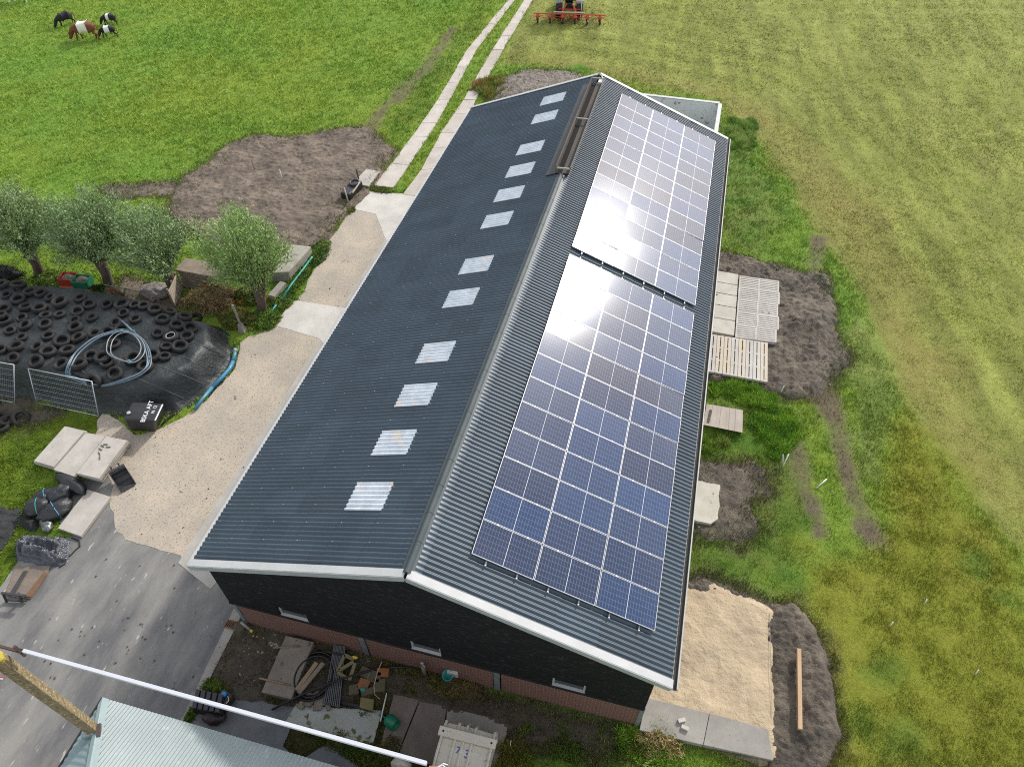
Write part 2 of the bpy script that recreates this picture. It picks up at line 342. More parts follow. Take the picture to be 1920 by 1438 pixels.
# ---------------------------------------------------------------- turf: one colour function feeds the ground sheet and the blades on it
pasture = [(-400,-60),(960,-60),(905,40),(830,150),(740,290),(560,520),(430,560),(0,900),(-400,900)]
Z_hay = GP([(1010,-60),(985,30),(948,95),(935,125),(1000,118),(1090,128),(1130,132),(1230,160),(1350,185),(1420,260),(1470,330),(1530,420),(1590,500),(1630,585),(1660,660),(1705,760),(1780,880),(1860,985),(2000,1120),(2300,1200),(2300,-60)])
Z_tan = GP([(1000,112),(1090,120),(1200,140),(1380,180),(1500,250),(1600,340),(1700,520),(1790,720),(1900,930),(1840,930),(1730,760),(1650,600),(1580,470),(1500,355),(1420,255),(1330,185),(1230,172),(1090,140)])
Z_pale = GP([(1600,570),(1650,640),(1690,760),(1640,900),(1610,880),(1600,760),(1585,650)])
Z_olive = GP([(1660,900),(1700,790),(1780,890),(1950,1080),(2000,1500),(1500,1500),(1560,1250),(1480,1120),(1500,1050),(1620,1010)])
Z_lush = GP([(1345,230),(1400,250),(1440,330),(1460,420),(1430,470),(1350,470)])
Z_lush2 = GP([(1335,715),(1420,720),(1470,770),(1490,860),(1530,1000),(1500,1100),(1300,1080),(1300,1020),(1420,1010),(1440,880),(1400,860),(1330,850),(1315,820)])
Z_verge = GP([(960,-60),(900,40),(850,120),(800,200),(735,285),(705,270),(760,190),(820,110),(900,0),(930,-60)])
Z_rank = GP([(900,190),(935,150),(980,128),(1090,125),(1110,140),(990,132),(950,160),(930,190)])
Z_yard = GP([(-60,790),(60,760),(185,785),(170,850),(60,880),(150,905),(60,960),(40,1040),(-60,1130)])
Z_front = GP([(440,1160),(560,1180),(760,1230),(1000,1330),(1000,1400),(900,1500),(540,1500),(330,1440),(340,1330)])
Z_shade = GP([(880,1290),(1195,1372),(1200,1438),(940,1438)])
spots = [(G(1655,1262), 1.0), (G(1690,1395), 1.2), (G(1610,1345), .8), (G(1830,1060), 1.0), (G(1480,1085), .8), (G(1880,1120), .7), (G(1390,560-70), .6)]
def turf_col(X, Y, fine=None):
    n1 = fbm(X, Y, 6.0, 4, 41); n2 = fbm(X, Y, 1.4, 4, 42); n3 = fbm(X, Y, .45, 3, 43)
    C = np.empty(X.shape+(3,))
    base = np.array([.140,.245,.034]); yel = np.array([.195,.265,.034]); drk = np.array([.095,.20,.03])
    t = np.clip(.45+.8*n1+.5*n2, 0, 1)[..., None]; C[:] = base*(1-t)+yel*t
    t = sst(.05, .5, n2+.5*n3)[..., None]*.42; C = (C*(1-t)+drk*t)*1.34
    def lay(C, poly, soft, cols, seed, amt=1.0, ed=1.2, con=1.0):
        d = sdf(X, Y, poly); d = np.where(d > 900, 900, d)+fbm(X, Y, 1.6, 4, seed)*ed
        k = (sst(soft, -soft, d)*amt)[..., None]
        u = np.clip(.5+con*(.75*fbm(X, Y, 1.1, 4, seed+2)+.5*fbm(X, Y, 4, 3, seed+4)), 0, 1)[..., None]
        c = np.array(cols[0])*(1-u)+np.array(cols[1])*u
        return C*(1-k)+c*k
    # old mown field: pale cut grass in long combed swaths
    C = lay(C, Z_verge, .6, [(.20,.27,.04),(.14,.25,.03)], 50)
    dh = sdf(X, Y, Z_hay); inner = (X > 6) | (Y > 29)
    C = lay(C, Z_hay, .5, [(.245,.285,.055),(.335,.355,.10)], 51, ed=.5, con=.55)
    st = fbm(X*1.0+Y*.08, Y*.12, .55, 3, 57)
    C = np.where((dh < 0)[..., None], C*(1+.30*st[..., None]), C)
    arc = np.sin(dh*2*np.pi/2.3+fbm(X, Y, 5, 3, 63)*2.2)*sst(-22, -2, dh)+.5*np.sin(dh*2*np.pi/.75+fbm(X, Y, 3, 3, 64)*3)*sst(-30, -2, dh)
    C = np.where(((dh < 0) & (dh > -40))[..., None], C*(1+.10*arc[..., None]), C)
    C = lay(C, Z_tan, 1.6, [(.34,.285,.095),(.30,.285,.085)], 52, .62, 1.5)
    C = lay(C, Z_lush, .8, [(.14,.25,.04),(.23,.29,.07)], 53)
    C = lay(C, Z_lush2, .7, [(.10,.20,.025),(.20,.25,.05)], 54)
    C = lay(C, Z_olive, 1.2, [(.225,.262,.03),(.28,.285,.045)], 55, con=.6)
    C = lay(C, Z_pale, .35, [(.21,.29,.06),(.28,.34,.09)], 56, 1, .5)
    C = lay(C, Z_rank, .5, [(.12,.27,.03),(.18,.31,.04)], 58)
    C = lay(C, Z_yard, .5, [(.16,.23,.02),(.11,.18,.02)], 59)
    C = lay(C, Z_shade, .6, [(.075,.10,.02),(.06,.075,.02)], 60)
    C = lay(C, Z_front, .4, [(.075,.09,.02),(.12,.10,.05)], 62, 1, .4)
    for i, P in enumerate(PATHS):
        d = sdf(X, Y, P)+fbm(X, Y, .7, 4, 80+i)*.45; k = (sst(.5, -.15, d)*np.clip(.80+.5*fbm(X, Y, 1.5, 3, 90+i), .15, .95))[..., None]; C = C*(1-k)+np.array([.175, .135, .095])*k
    for P, s_, e_, fr_, *_r in SOIL:
        d = sdf(X, Y, P)+fbm(X, Y, fr_, 4, s_)*e_; k = (sst(.75, -.1, d+.35*fbm(X, Y, .5, 3, s_+1))*.75)[..., None]; C = C*(1-k)+np.array([.13, .11, .065])*k
    for (sx, sy, _), r in spots:
        d = np.hypot(X-sx, Y-sy)+fbm(X, Y, .6, 3, 61)*.5; k = (sst(r, r*.2, d)*.55)[..., None]; C = C*(1-k)+np.array([.09,.19,.028])*k
    return np.clip(C*1.10, .01, .7)
res = .16
xs = np.arange(-62, 34.01, res); ys = np.arange(-9, 74.01, res); X, Y = np.meshgrid(xs, ys, indexing='ij')
Z = fbm(X, Y, .55, 4, 71)*.045+fbm(X, Y, 5, 3, 72)*.05
dh = sdf(X, Y, Z_hay); Z = np.where(dh < 0, Z*.55, Z)
hardd = np.full(X.shape, 1e3)
for P in HARD: hardd = np.minimum(hardd, sdf(X, Y, P))
hb = sdf(X, Y, [(-6.6,-.1),(6.6,-.1),(6.6,29),(-6.6,29)])
Z = np.where(hardd < 900, Z*sst(-.1, .5, hardd)-.10*sst(.12, -.15, hardd), Z)
edge = sst(0, 3, np.minimum(np.minimum(X+62, 34-X), np.minimum(Y+9, 74-Y))); Z = Z*edge
m_turf = mat('turf', (.70, 1.12), scale=9, rough=.95, bump=.9, bscale=22, attr=True, spec=.15, bdist=.05)
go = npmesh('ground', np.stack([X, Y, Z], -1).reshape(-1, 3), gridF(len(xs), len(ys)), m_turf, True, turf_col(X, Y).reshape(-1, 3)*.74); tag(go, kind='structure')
# the land beyond: rings of sheet out to the horizon
b = MB(); ox = (-62, float(xs[-1])); oy = (-9, float(ys[-1])); D = 1200
b.add([(ox[0], oy[0], 0), (ox[1], oy[0], 0), (ox[1], oy[1], 0), (ox[0], oy[1], 0), (-D, -D, 0), (D, -D, 0), (D, D, 0), (-D, D, 0)], [(4, 5, 1, 0), (5, 6, 2, 1), (6, 7, 3, 2), (7, 4, 0, 3)])
go2 = b.build('ground', mat('far_turf', (.075,.13,.018), (.10,.14,.024), .3, .95, .5, 3)); tag(go2, kind='structure')
# ---------------------------------------------------------------- blades
def soil_free(x, y):
    ok = np.ones(x.shape, bool)
    for P in HARD: ok &= sdf(x, y, P) > .03
    for P, s, e, fr, h_, so_, of_ in SOIL: ok &= (sdf(x, y, P)+fbm(x, y, fr, 4, s)*e) > (.2-np.minimum(np.random.default_rng(s).exponential(.42, x.size), .15 if s in (28, 29) else 2.2))
    return ok
def scatter(n, seed):
    r = np.random.default_rng(seed); u = r.uniform(-480, 2300, n); v = r.uniform(-90, 1680, n)
    d = AF[None]+np.outer((u-960)/FPX, AR)-np.outer((v-719)/FPX, AU); t = -CAM[2]/d[:, 2]
    q = CAM+d*t[:, None]; k = (t > 0) & (q[:, 1] < 76) & (q[:, 0] > -66)
    return q[k, 0], q[k, 1], (t/1.0)[k]
def blades(name, x, y, t, hgt, wid, seed, lean=.5, per=3, colmul=1.0):
    r = np.random.default_rng(seed); n = len(x); pxm = 1/(FPX/t)          # metres per photo pixel
    s = np.clip(pxm/ .021, .8, 2.4); C = turf_col(x, y); zb_ = np.zeros(n)
    for P, s_, e_, fr_, h_, so_, of_ in SOIL: d = sdf(x, y, P)-of_+fbm(x, y, fr_, 4, s_)*e_; zb_ = np.maximum(zb_, (h_+.06)*sst(so_*.6, -so_, d))
    V = []; K = []
    for k in range(per):
        a = r.uniform(0, 2*np.pi, n); h = hgt*s*r.uniform(.5, 1.3, n)*(1+.6*fbm(x, y, .5, 3, 77)); w_ = wid*s*r.uniform(.6, 1.3, n)
        bx = x+r.normal(0, .05, n)*s; by = y+r.normal(0, .05, n)*s; la = r.uniform(0, 2*np.pi, n); ln = lean*h*r.uniform(.3, 1.6, n)
        ca, sa = np.cos(a)*w_, np.sin(a)*w_; z0 = zb_-.03; h = h+zb_
        V.append(np.stack([np.stack([bx-ca, by-sa, z0], 1), np.stack([bx+ca, by+sa, z0], 1), np.stack([bx+np.cos(la)*ln, by+np.sin(la)*ln, h], 1)], 1))
        c = C*r.uniform(.72, 1.32, n)[:, None]*colmul; c = c*np.stack([r.uniform(.85, 1.2, n), np.ones(n), r.uniform(.7, 1.5, n)], 1); K.append(np.repeat(c[:, None], 3, 1))
    V = np.concatenate(V).reshape(-1, 3); K = np.concatenate(K).reshape(-1, 3)
    return npmesh(name, V, np.arange(len(V)).reshape(-1, 3), m_blade, False, np.clip(K, .01, .7))
m_blade = mat('grass_blade', (.9, 1.1), scale=3, rough=.7, attr=True, spec=.2)
gx, gy, gt = scatter(640000, 5); ok = soil_free(gx, gy)
for i, P in enumerate(PATHS): ok &= (sdf(gx, gy, P)+fbm(gx, gy, .7, 4, 80+i)*.45 > .25) | (np.random.default_rng(i).uniform(0, 1, gx.size) < .25)
ok = ok & ~((np.abs(gx) < 6.4) & (gy > .3) & (gy < 28.4)); gx, gy, gt = gx[ok], gy[ok], gt[ok]
hay = (sdf(gx, gy, Z_hay)+fbm(gx, gy, 1.6, 4, 51)*.4) < 0
tag(blades('pasture_grass', gx[~hay], gy[~hay], gt[~hay], .085, .016, 6, .7), kind='stuff')
tag(blades('mown_grass', gx[hay], gy[hay], gt[hay], .04, .016, 7, 1.6, colmul=1.05), kind='stuff')
# ================================================================== the barn
H_, W_, L_, TP = 6.84, 6.84, 28.6, 0.3798
CT = 1/math.hypot(1, TP); SN = TP*CT; SLOPE = W_/CT
m_roof = mat('slate_blue_fibre_cement', (.038,.062,.083), (.048,.074,.095), .7, .43, .05, 30, c3=(.055,.075,.09), s3=14, t3=.70, spec=.5)
def _sheets(m):
    N = m.node_tree.nodes; L = m.node_tree.links; b = N['Principled BSDF']; src = b.inputs['Base Color'].links[0].from_socket
    g = N.new('ShaderNodeNewGeometry'); s = N.new('ShaderNodeSeparateXYZ'); L.new(g.outputs['Position'], s.inputs[0])
    def M(op, a, c=0.0):
        n = N.new('ShaderNodeMath'); n.operation = op; L.new(a, n.inputs[0]); n.inputs[1].default_value = c; return n.outputs[0]
    c = N.new('ShaderNodeCombineXYZ'); L.new(M('FLOOR', M('MULTIPLY', s.outputs[1], 1.11)), c.inputs[0]); L.new(M('FLOOR', M('ADD', M('MULTIPLY', s.outputs[0], .884), .71)), c.inputs[1])
    w = N.new('ShaderNodeTexWhiteNoise'); w.noise_dimensions = '2D'; L.new(c.outputs[0], w.inputs['Vector'])
    n = N.new('ShaderNodeTexNoise'); n.inputs['Scale'].default_value = .9; mp = N.new('ShaderNodeMapping'); mp.inputs['Scale'].default_value = (.35, 2.2, 1); L.new(g.outputs['Position'], mp.inputs[0]); L.new(mp.outputs[0], n.inputs['Vector'])
    h = N.new('ShaderNodeHueSaturation'); L.new(src, h.inputs['Color'])
    a = N.new('ShaderNodeMath'); a.operation = 'ADD'; L.new(M('MULTIPLY', w.outputs['Value'], .22), a.inputs[0]); L.new(M('MULTIPLY', n.outputs['Fac'], .5), a.inputs[1])
    L.new(M('ADD', a.outputs[0], .64), h.inputs['Value']); L.new(h.outputs[0], b.inputs['Base Color'])
_sheets(m_roof)
m_screw = mat('screw_cap', (.26,.29,.31), rough=.8)
m_ridge = mat('ridge_capping', (.042,.058,.064), (.055,.07,.076), 1.5, .55, .1, 20)
m_white = mat('white_painted_trim', (.46,.47,.46), (.40,.41,.40), 1.2, .5, .05, 15)
m_greytrim = mat('grey_trim', (.30,.32,.31), (.36,.38,.37), 2, .5)
m_black = mat('black_boarding', (.0065,.0068,.0075), (.011,.0115,.0115), 1.3, .75, .6, 8, c3=(.045,.05,.05), s3=3.2, t3=.615, stretch=(1.4,1,9), spec=.25)
m_brick = bpy.data.materials.new('red_brick'); m_brick.use_nodes = True
def _brick():
    N = m_brick.node_tree.nodes; L = m_brick.node_tree.links; b = N['Principled BSDF']; b.inputs['Roughness'].default_value = .9
    g = N.new('ShaderNodeNewGeometry'); s = N.new('ShaderNodeSeparateXYZ'); c = N.new('ShaderNodeCombineXYZ'); L.new(g.outputs['Position'], s.inputs[0])
    a = N.new('ShaderNodeMath'); a.operation = 'ADD'; L.new(s.outputs[0], a.inputs[0]); L.new(s.outputs[1], a.inputs[1])
    L.new(a.outputs[0], c.inputs[0]); L.new(s.outputs[2], c.inputs[1])
    t = N.new('ShaderNodeTexBrick'); L.new(c.outputs[0], t.inputs['Vector']); t.inputs['Scale'].default_value = 1
    t.inputs['Color1'].default_value = (.17,.055,.036,1); t.inputs['Color2'].default_value = (.125,.042,.03,1); t.inputs['Mortar'].default_value = (.27,.21,.17,1)
    t.inputs['Brick Width'].default_value = .21; t.inputs['Row Height'].default_value = .0625; t.inputs['Mortar Size'].default_value = .009
    L.new(t.outputs['Color'], b.inputs['Base Color'])
    bp = N.new('ShaderNodeBump'); bp.invert = True; bp.inputs['Strength'].default_value = .5; bp.inputs['Distance'].default_value = .01; L.new(t.outputs['Fac'], bp.inputs['Height']); L.new(bp.outputs[0], b.inputs['Normal'])
_brick()
m_steel = mat('galvanised_steel', (.26,.30,.32), (.33,.37,.39), 3, .45, metal=.5)
m_glassdark = mat('dark_window_glass', (.012,.016,.018), rough=.06, spec=.6)
barn = thing('barn', 'long barn with corrugated dark roof, solar arrays, black boarded gable and low brick wall', 'barn', (0, L_/2, 0))
def rp(side, s, y, off=0.0): return (side*(s*CT+off*SN), y, H_-s*SN+off*CT)
PIT = .150; BR = [0.04, .35, 1.55, 2.76, 3.97, 5.18, 6.39, SLOPE+.03]
def corr(name, side, s0, s1, y0, y1, amp=.025, off=0.0, per=8, breaks=None, flat_top=False, mats=None, base=0.0):
    ny = int(round((y1-y0)/PIT*per))+1; ys = np.linspace(y0, y1, ny); rows = []
    br = [s for s in (breaks or []) if s0 < s < s1]; ss = [s0]+br+[s1]; st = []
    for k in range(len(ss)-1):
        st.append(len(rows)); rows.append((ss[k], .0, 0 if (flat_top and k == 0) else 1))
        if flat_top and k == 0: rows += [(ss[k]+.10, .004, .10), (ss[k]+.22, .008, .6)]
        rows.append((ss[k+1]+.02, .014, 1))
    ph = 2*np.pi*ys/PIT; wv = np.sin(ph); wv = np.sign(wv)*np.abs(wv)**.85
    V = []
    for s, o, am in rows:
        z = off+base+o+amp*wv*am+(amp*.8*(1-am)); V.append(np.stack([side*(s*CT+z*SN), ys, H_-s*SN+z*CT], 1))
    V = np.concatenate(V)-np.array(barn.location); F = []
    for k in range(len(rows)-1):
        if k+1 in st: continue
        i = np.arange(ny-1)+k*ny; F.append(np.stack([i, i+1, i+1+ny, i+ny] if side < 0 else [i, i+ny, i+1+ny, i+1], 1))
    return npmesh(name, V, np.concatenate(F), mats or m_roof, True, parent=barn)
corr('roof', -1, .04, SLOPE+.03, .06, L_-.06, breaks=BR[1:-1])
corr('roof', 1, .04, SLOPE+.03, .06, L_-.06, breaks=BR[1:-1], flat_top=True)
b = MB()
for side in (-1, 1):
    for s in [1.47, 2.68, 3.89, 5.10, 6.31, 7.2]:
        y = .14+.0442
        while y < L_-.1:
            b.box(rp(side, s, y, .035), (.022, .022, .012)); y += PIT*(5 if int(y*7) % 2 else 4)
o = b.build('roof_screws', m_screw, barn); tag(o, kind='stuff')
# translucent rooflights let into the left slope
m_sky = mat('translucent_rooflight', (.50,.55,.59), (.64,.69,.73), 3, .35, .1, 12, c3=(.66,.62,.57), s3=1.3, t3=.60)
for yc in (26.82, 24.9, 21.95, 20.03, 18.05, 16.06, 13.12, 11.15, 8.22, 6.27, 4.36, 2.42):
    k = round((yc-.46)/PIT)*PIT; corr('skylight', -1, 1.55, 2.77, k, k+PIT*6.3, off=.020, per=10, mats=m_sky)
# ridge capping in short lengths, then the open ridge ventilator
b = MB(); y = .10
while y < L_-.2:
    if y > 18.8 and b.v and b.v[0][1] < 18: b.build('ridge_cap', m_ridge, barn); b = MB()
    if not (18.8 < y < 27.4):
        y2 = min(y+.88, L_-.1) if y < 18 else min(y+.88, L_-.1)
        if y < 18.8 < y2: y2 = 18.8
        pr = [(-.15, .064), (-.085, .070), (-.06, .105), (0, .125), (.06, .105), (.085, .070), (.15, .064)]
        for (u0, o0), (u1, o1) in zip(pr[:-1], pr[1:]):
            def q(u, of, yy):
                if abs(u) < .07: return (u, yy, H_+of-abs(u)*.35)
                return rp(1 if u > 0 else -1, abs(u), yy, of)
            b.add([q(u0, o0, y), q(u1, o1, y), q(u1, o1, y2-.012), q(u0, o0, y2-.012)], [(0, 1, 2, 3)])
        b.tube([(0, y, H_+.07), (0, y2-.012, H_+.07)], .055, 10)
    y += .88
b.build('ridge_cap', m_ridge, barn)
m_vent = mat('vent_shadow_sheet', (.022,.026,.03), (.035,.038,.04), 1.4, .6, .2, 12); m_ventwood = mat('weathered_vent_board', (.10,.085,.07), (.06,.05,.042), 2, .9, .5, 10, stretch=(1,.15,1))
vent = thing('ridge_ventilator', None, None); del_keys = [k for k in vent.keys()]
vent.parent = barn; vent.location = (0, 23.2-L_/2, H_)
def vb(): return MB()
y0, y1 = 18.9, 27.55
def vbuild(mb, name, m): 
    V = np.array(mb.v)-np.array([0, 23.2, H_]); mb.v = [tuple(q) for q in V]; return mb.build(name, m, vent, local=True)
b = MB(); b.hexa([rp(-1, .70, y0, .05), rp(-1, .20, y0, .05), rp(-1, .20, y1, .05), rp(-1, .70, y1, .05)], [rp(-1, .70, y0, .075), rp(-1, .20, y0, .085), rp(-1, .20, y1, .085), rp(-1, .70, y1, .075)]); vbuild(b, 'flashing', m_vent)  # shadow band beside the vent, put into the colour of a dark sheet
b = MB(); b.bar((-.24, y0, H_+.16), (-.24, y1, H_+.16), .05, .36); b.bar((.16, y0, H_+.02), (.16, y1, H_+.02), .30, .06); vbuild(b, 'vent_board', m_ventwood)
b = MB(); b.hexa([(.20, y0, H_-.08), (.25, y0, H_-.08), (.25, y1, H_-.08), (.20, y1, H_-.08)], [(.34, y0, H_+.34), (.39, y0, H_+.34), (.39, y1, H_+.34), (.34, y1, H_+.34)]); vbuild(b, 'wind_board', mat('grey_wind_board', (.085,.09,.09), (.06,.065,.066), 2, .7, .2, 10))
b = MB()
m_strut = mat('pale_strut', (.28,.26,.22), rough=.8)
for yy in (y0+.03, 23.3, y1-.03): b = MB(); b.bar((-.26, yy, H_+.24), (.36, yy, H_+.26), .07, .05); vbuild(b, 'vent_strut', m_strut)
b = MB(); b.box((0, 23.2, H_+.005), (.42, y1-y0, .03)); vbuild(b, 'slot_shade', mat('slot_shade_black', (.006,.006,.006), rough=1))  # flat black plate: the darkness inside the open slot is painted
# verges and gutters
def verge(y0, y1, face):
    b = MB()
    for side in (-1, 1):
        a0, a1 = .02, SLOPE+.06
        q = lambda s, y, o: rp(side, s, y, o)
        b.mat = 0; w1 = [q(a0, y0, .045), q(a1, y0, .045), q(a1, y1, .045), q(a0, y1, .045)]; w2 = [q(a0, y0, .070), q(a1, y0, .070), q(a1, y1, .070), q(a0, y1, .070)]
        if side < 0: w1, w2 = w1[::-1], w2[::-1]
        b.hexa(w1, w2)
        b.mat = 1; f0, f1 = (y0-.025, y0) if face < 0 else (y1, y1+.025)
        w1 = [q(a0, f0, -.13), q(a1, f0, -.13), q(a1, f1, -.13), q(a0, f1, -.13)]; w2 = [q(a0, f0, .064), q(a1, f0, .064), q(a1, f1, .064), q(a0, f1, .064)]
        if side < 0: w1, w2 = w1[::-1], w2[::-1]
        b.hexa(w1, w2)
    return b.build('verge_trim', [m_white, m_greytrim], barn)
verge(-.02, .20, -1); verge(L_-.16, L_+.02, 1)
b = MB()   # left eave: narrow white gutter
xe = -(SLOPE+.05)*CT; ze = H_-(SLOPE+.05)*SN
b.box((xe-.045, L_/2, ze-.05), (.09, L_-.02, .12)); b.box((xe-.075, L_/2, ze+.016), (.02, L_-.02, .02)); b.build('gutter', m_white, barn)
m_gut = mat('grey_gutter', (.42,.42,.40), (.34,.34,.32), 1.2, .5); m_gutin = mat('gutter_dark_inside', (.05,.05,.04), (.03,.03,.025), 3, .9)  # inside of the right gutter gets a darker colour
b = MB(); xr = -xe
b.box((xr+.015, L_/2, ze-.06), (.012, L_, .10)); b.box((xr+.155, L_/2, ze-.045), (.034, L_, .13)); b.box((xr+.085, L_/2, ze-.115), (.125, L_, .012)); b.mat = 1; b.box((xr+.085, L_/2, ze-.09), (.12, L_-.02, .03)); b.mat = 0
b.build('gutter', [m_gut, m_gutin], barn)
# walls
b = MB(); HX = 6.52; zb = 1.70; yf, yk = .20, .34
def rz(x): return H_-abs(x)*TP-.05
wx = [(-4.75, -3.80), (-.47, .48), (3.83, 4.80)]; zw = 2.36
xs_ = [-HX]; 
for a, c in wx: xs_ += [a, c]
xs_.append(HX)
def slab(x0, x1, z00, z01, z10, z11): b.hexa([(x0, yf, z00), (x1, yf, z01), (x1, yk, z01), (x0, yk, z00)], [(x0, yf, z10), (x1, yf, z11), (x1, yk, z11), (x0, yk, z10)])
for i in range(0, len(xs_)-1, 2): slab(xs_[i], xs_[i+1], zb, zb, zw, zw)
slab(-HX, 0, zw, zw, rz(HX), rz(0)); slab(0, HX, zw, zw, rz(0), rz(HX))
b.build('gable_wall', m_black, barn)
b = MB(); b.box((0, yf-.018, zb+.03), (2*HX, .03, .07)); b.build('drip_board', mat('black_drip_board', (.012,.012,.013), rough=.6), barn)
b = MB()
for a, c in ((-HX+.1, -2.32), (-2.06, 2.02), (2.28, HX-.1)): b.box(((a+c)/2, .36, .8), (c-a, .14, 1.82))
b.build('brick_wall', m_brick, barn)
for x in (-HX+.03, -2.19, 2.15, HX-.03):
    b = MB(); b.box((x, .32, .80), (.16 if abs(x) < 5 else .14, .10, 1.79)); b.box((x, .268, .80), (.19 if abs(x) < 5 else .12, .012, 1.79)); b.build('steel_column', m_steel, barn)
for a, c in wx:
    b = MB(); yw = yk-.05
    b.box(((a+c)/2, yw-.03, zb+.055), (c-a, .10, .07)); b.box((a+.03, yw-.01, (zb+zw)/2+.045), (.06, .06, zw-zb-.09)); b.box((c-.03, yw-.01, (zb+zw)/2+.045), (.06, .06, zw-zb-.09)); b.box(((a+c)/2, yw-.01, zw-.035), (c-a-.122, .06, .07))
    f = b.build('window', m_white, barn)
    b = MB(); b.box(((a+c)/2, yw+.01, (zb+zw)/2+.03), (c-a-.12, .02, zw-zb-.13)); V = np.array(b.v)-np.array(barn.location); b.v = [tuple(q) for q in V]
    b.build('pane', m_glassdark, f, local=True)
    f.children[0].location = (0, 0, 0)
m_sidewall = mat('side_wall', (.18,.17,.16), (.14,.13,.12), .8, .9)
b = MB(); b.box((-6.42, L_/2, 2.0), (.12, L_-.7, 4.06)); b.build('side_wall', m_sidewall, barn)
b = MB(); b.box((6.42, L_/2, 2.0), (.12, L_-.7, 4.06)); b.build('side_wall', m_sidewall, barn)
b = MB(); b.hexa([(-6.35, L_-.35, -.05), (6.35, L_-.35, -.05), (6.35, L_-.22, -.05), (-6.35, L_-.22, -.05)], [(-6.35, L_-.35, 4.2), (6.35, L_-.35, 4.2), (6.35, L_-.22, 4.2), (-6.35, L_-.22, 4.2)])
b.add([(-6.35, L_-.3, 4.2), (6.35, L_-.3, 4.2), (0, L_-.3, rz(0)-.05)], [(0, 1, 2), (2, 1, 0)]); b.build('end_wall', m_black, barn)
# ------------------------------------------------------------------ solar panels
m_cell = bpy.data.materials.new('solar_cells'); m_cell.use_nodes = True
def _cell():
    N = m_cell.node_tree.nodes; L = m_cell.node_tree.links; b = N['Principled BSDF']
    tc = N.new('ShaderNodeTexCoord'); s = N.new('ShaderNodeSeparateXYZ'); L.new(tc.outputs['Object'], s.inputs[0])
    def M(op, a, bb=None, c=None):
        n = N.new('ShaderNodeMath'); n.operation = op
        for i, q in enumerate((a, bb, c)):
            if q is None: continue
            if isinstance(q, (int, float)): n.inputs[i].default_value = q
            else: L.new(q, n.inputs[i])
        return n.outputs[0]
    def line(src, pitch, w_):
        f = M('FRACT', M('DIVIDE', src, pitch)); d = M('ABSOLUTE', M('SUBTRACT', f, .5)); return M('GREATER_THAN', d, .5-w_/2/pitch)
    u = M('SUBTRACT', s.outputs[0], .014); vv = M('SUBTRACT', s.outputs[1], .020)
    ln = M('MAXIMUM', line(u, .0865, .0065), line(vv, .1695, .0075))
    mid = M('LESS_THAN', M('ABSOLUTE', M('SUBTRACT', s.outputs[0], .879)), .006)
    oi = N.new('ShaderNodeObjectInfo'); rmp = N.new('ShaderNodeMix'); rmp.data_type = 'RGBA'; L.new(oi.outputs['Random'], rmp.inputs[0])
    rmp.inputs[6].default_value = (.006,.018,.055,1); rmp.inputs[7].default_value = (.009,.040,.12,1)
    cn = N.new('ShaderNodeTexNoise'); cn.inputs['Scale'].default_value = 5.8; L.new(tc.outputs['Object'], cn.inputs['Vector'])
    hv = N.new('ShaderNodeHueSaturation'); L.new(rmp.outputs[2], hv.inputs['Color']); L.new(M('ADD', M('MULTIPLY', cn.outputs['Fac'], .8), .6), hv.inputs['Value'])
    m1 = N.new('ShaderNodeMix'); m1.data_type = 'RGBA'; L.new(ln, m1.inputs[0]); L.new(hv.outputs[0], m1.inputs[6]); m1.inputs[7].default_value = (.13,.16,.22,1)
    m2 = N.new('ShaderNodeMix'); m2.data_type = 'RGBA'; L.new(mid, m2.inputs[0]); L.new(m1.outputs[2], m2.inputs[6]); m2.inputs[7].default_value = (.62,.64,.66,1)
    L.new(m2.outputs[2], b.inputs['Base Color']); b.inputs['Roughness'].default_value = .10; b.inputs['IOR'].default_value = 1.5; b.inputs['Specular IOR Level'].default_value = .5
_cell()
m_alu = mat('aluminium_frame', (.46,.47,.48), rough=.45, metal=.25); m_rail = mat('mounting_rail', (.10,.11,.12), rough=.4, metal=.6)
PWd, PH, PL = 1.775, 1.0749, 1.757; S0, Y0 = 1.3573, 1.2254; th = math.atan(TP)
b = MB(); b.box((PL/2, .528, 0), (PL-.02, 1.046, .008)); cells0 = b.build('cell_sheet', m_cell, local=True)
b = MB(); hh = .036
for x in (.007, PL-.007): b.box((x, .528, -.008), (.014, 1.056, hh))
for y in (.006, 1.05): b.box((PL/2, y, -.008), (PL-.029, .012, hh))
fr0 = b.build('frame', m_alu, local=True)
b = MB(); b.box((.44, 1.066, .006), (.05, .05, .02)); cl0 = b.build('clamp', m_alu, local=True)
b = MB(); b.box((1.32, 1.066, .006), (.05, .05, .02)); cl1 = b.build('clamp', m_alu, local=True)
ordn = ['first', 'second', 'third', 'fourth', 'fifth', 'sixth', 'seventh', 'eighth', 'ninth', 'tenth', 'eleventh', 'twelfth']
first = True; rj = random.Random(3)
for arr, ya in (('nearer', Y0), ('farther', Y0+12*PH+.4925)):
    for i in range(12):
        for c in range(3):
            col = ('ridge-side', 'middle', 'gutter-side')[c]
            o = thing('solar_panel', 'solar panel in the %s row from the near end, %s column, %s array' % (ordn[i], col, arr), 'solar panel', rp(1, S0+c*PWd, ya+i*PH, .12), 'solar panels on the barn roof')
            o.rotation_euler = (R(rj.gauss(0, .30)), th+R(rj.gauss(0, .25)), 0)
            for src, nm in ((cells0, 'cell_sheet'), (fr0, 'frame'), (cl0, 'clamp'), (cl1, 'clamp')):
                d = src if first else src.copy()
                if not first: COL.objects.link(d)
                d.parent = o
            first = False
rail0 = None
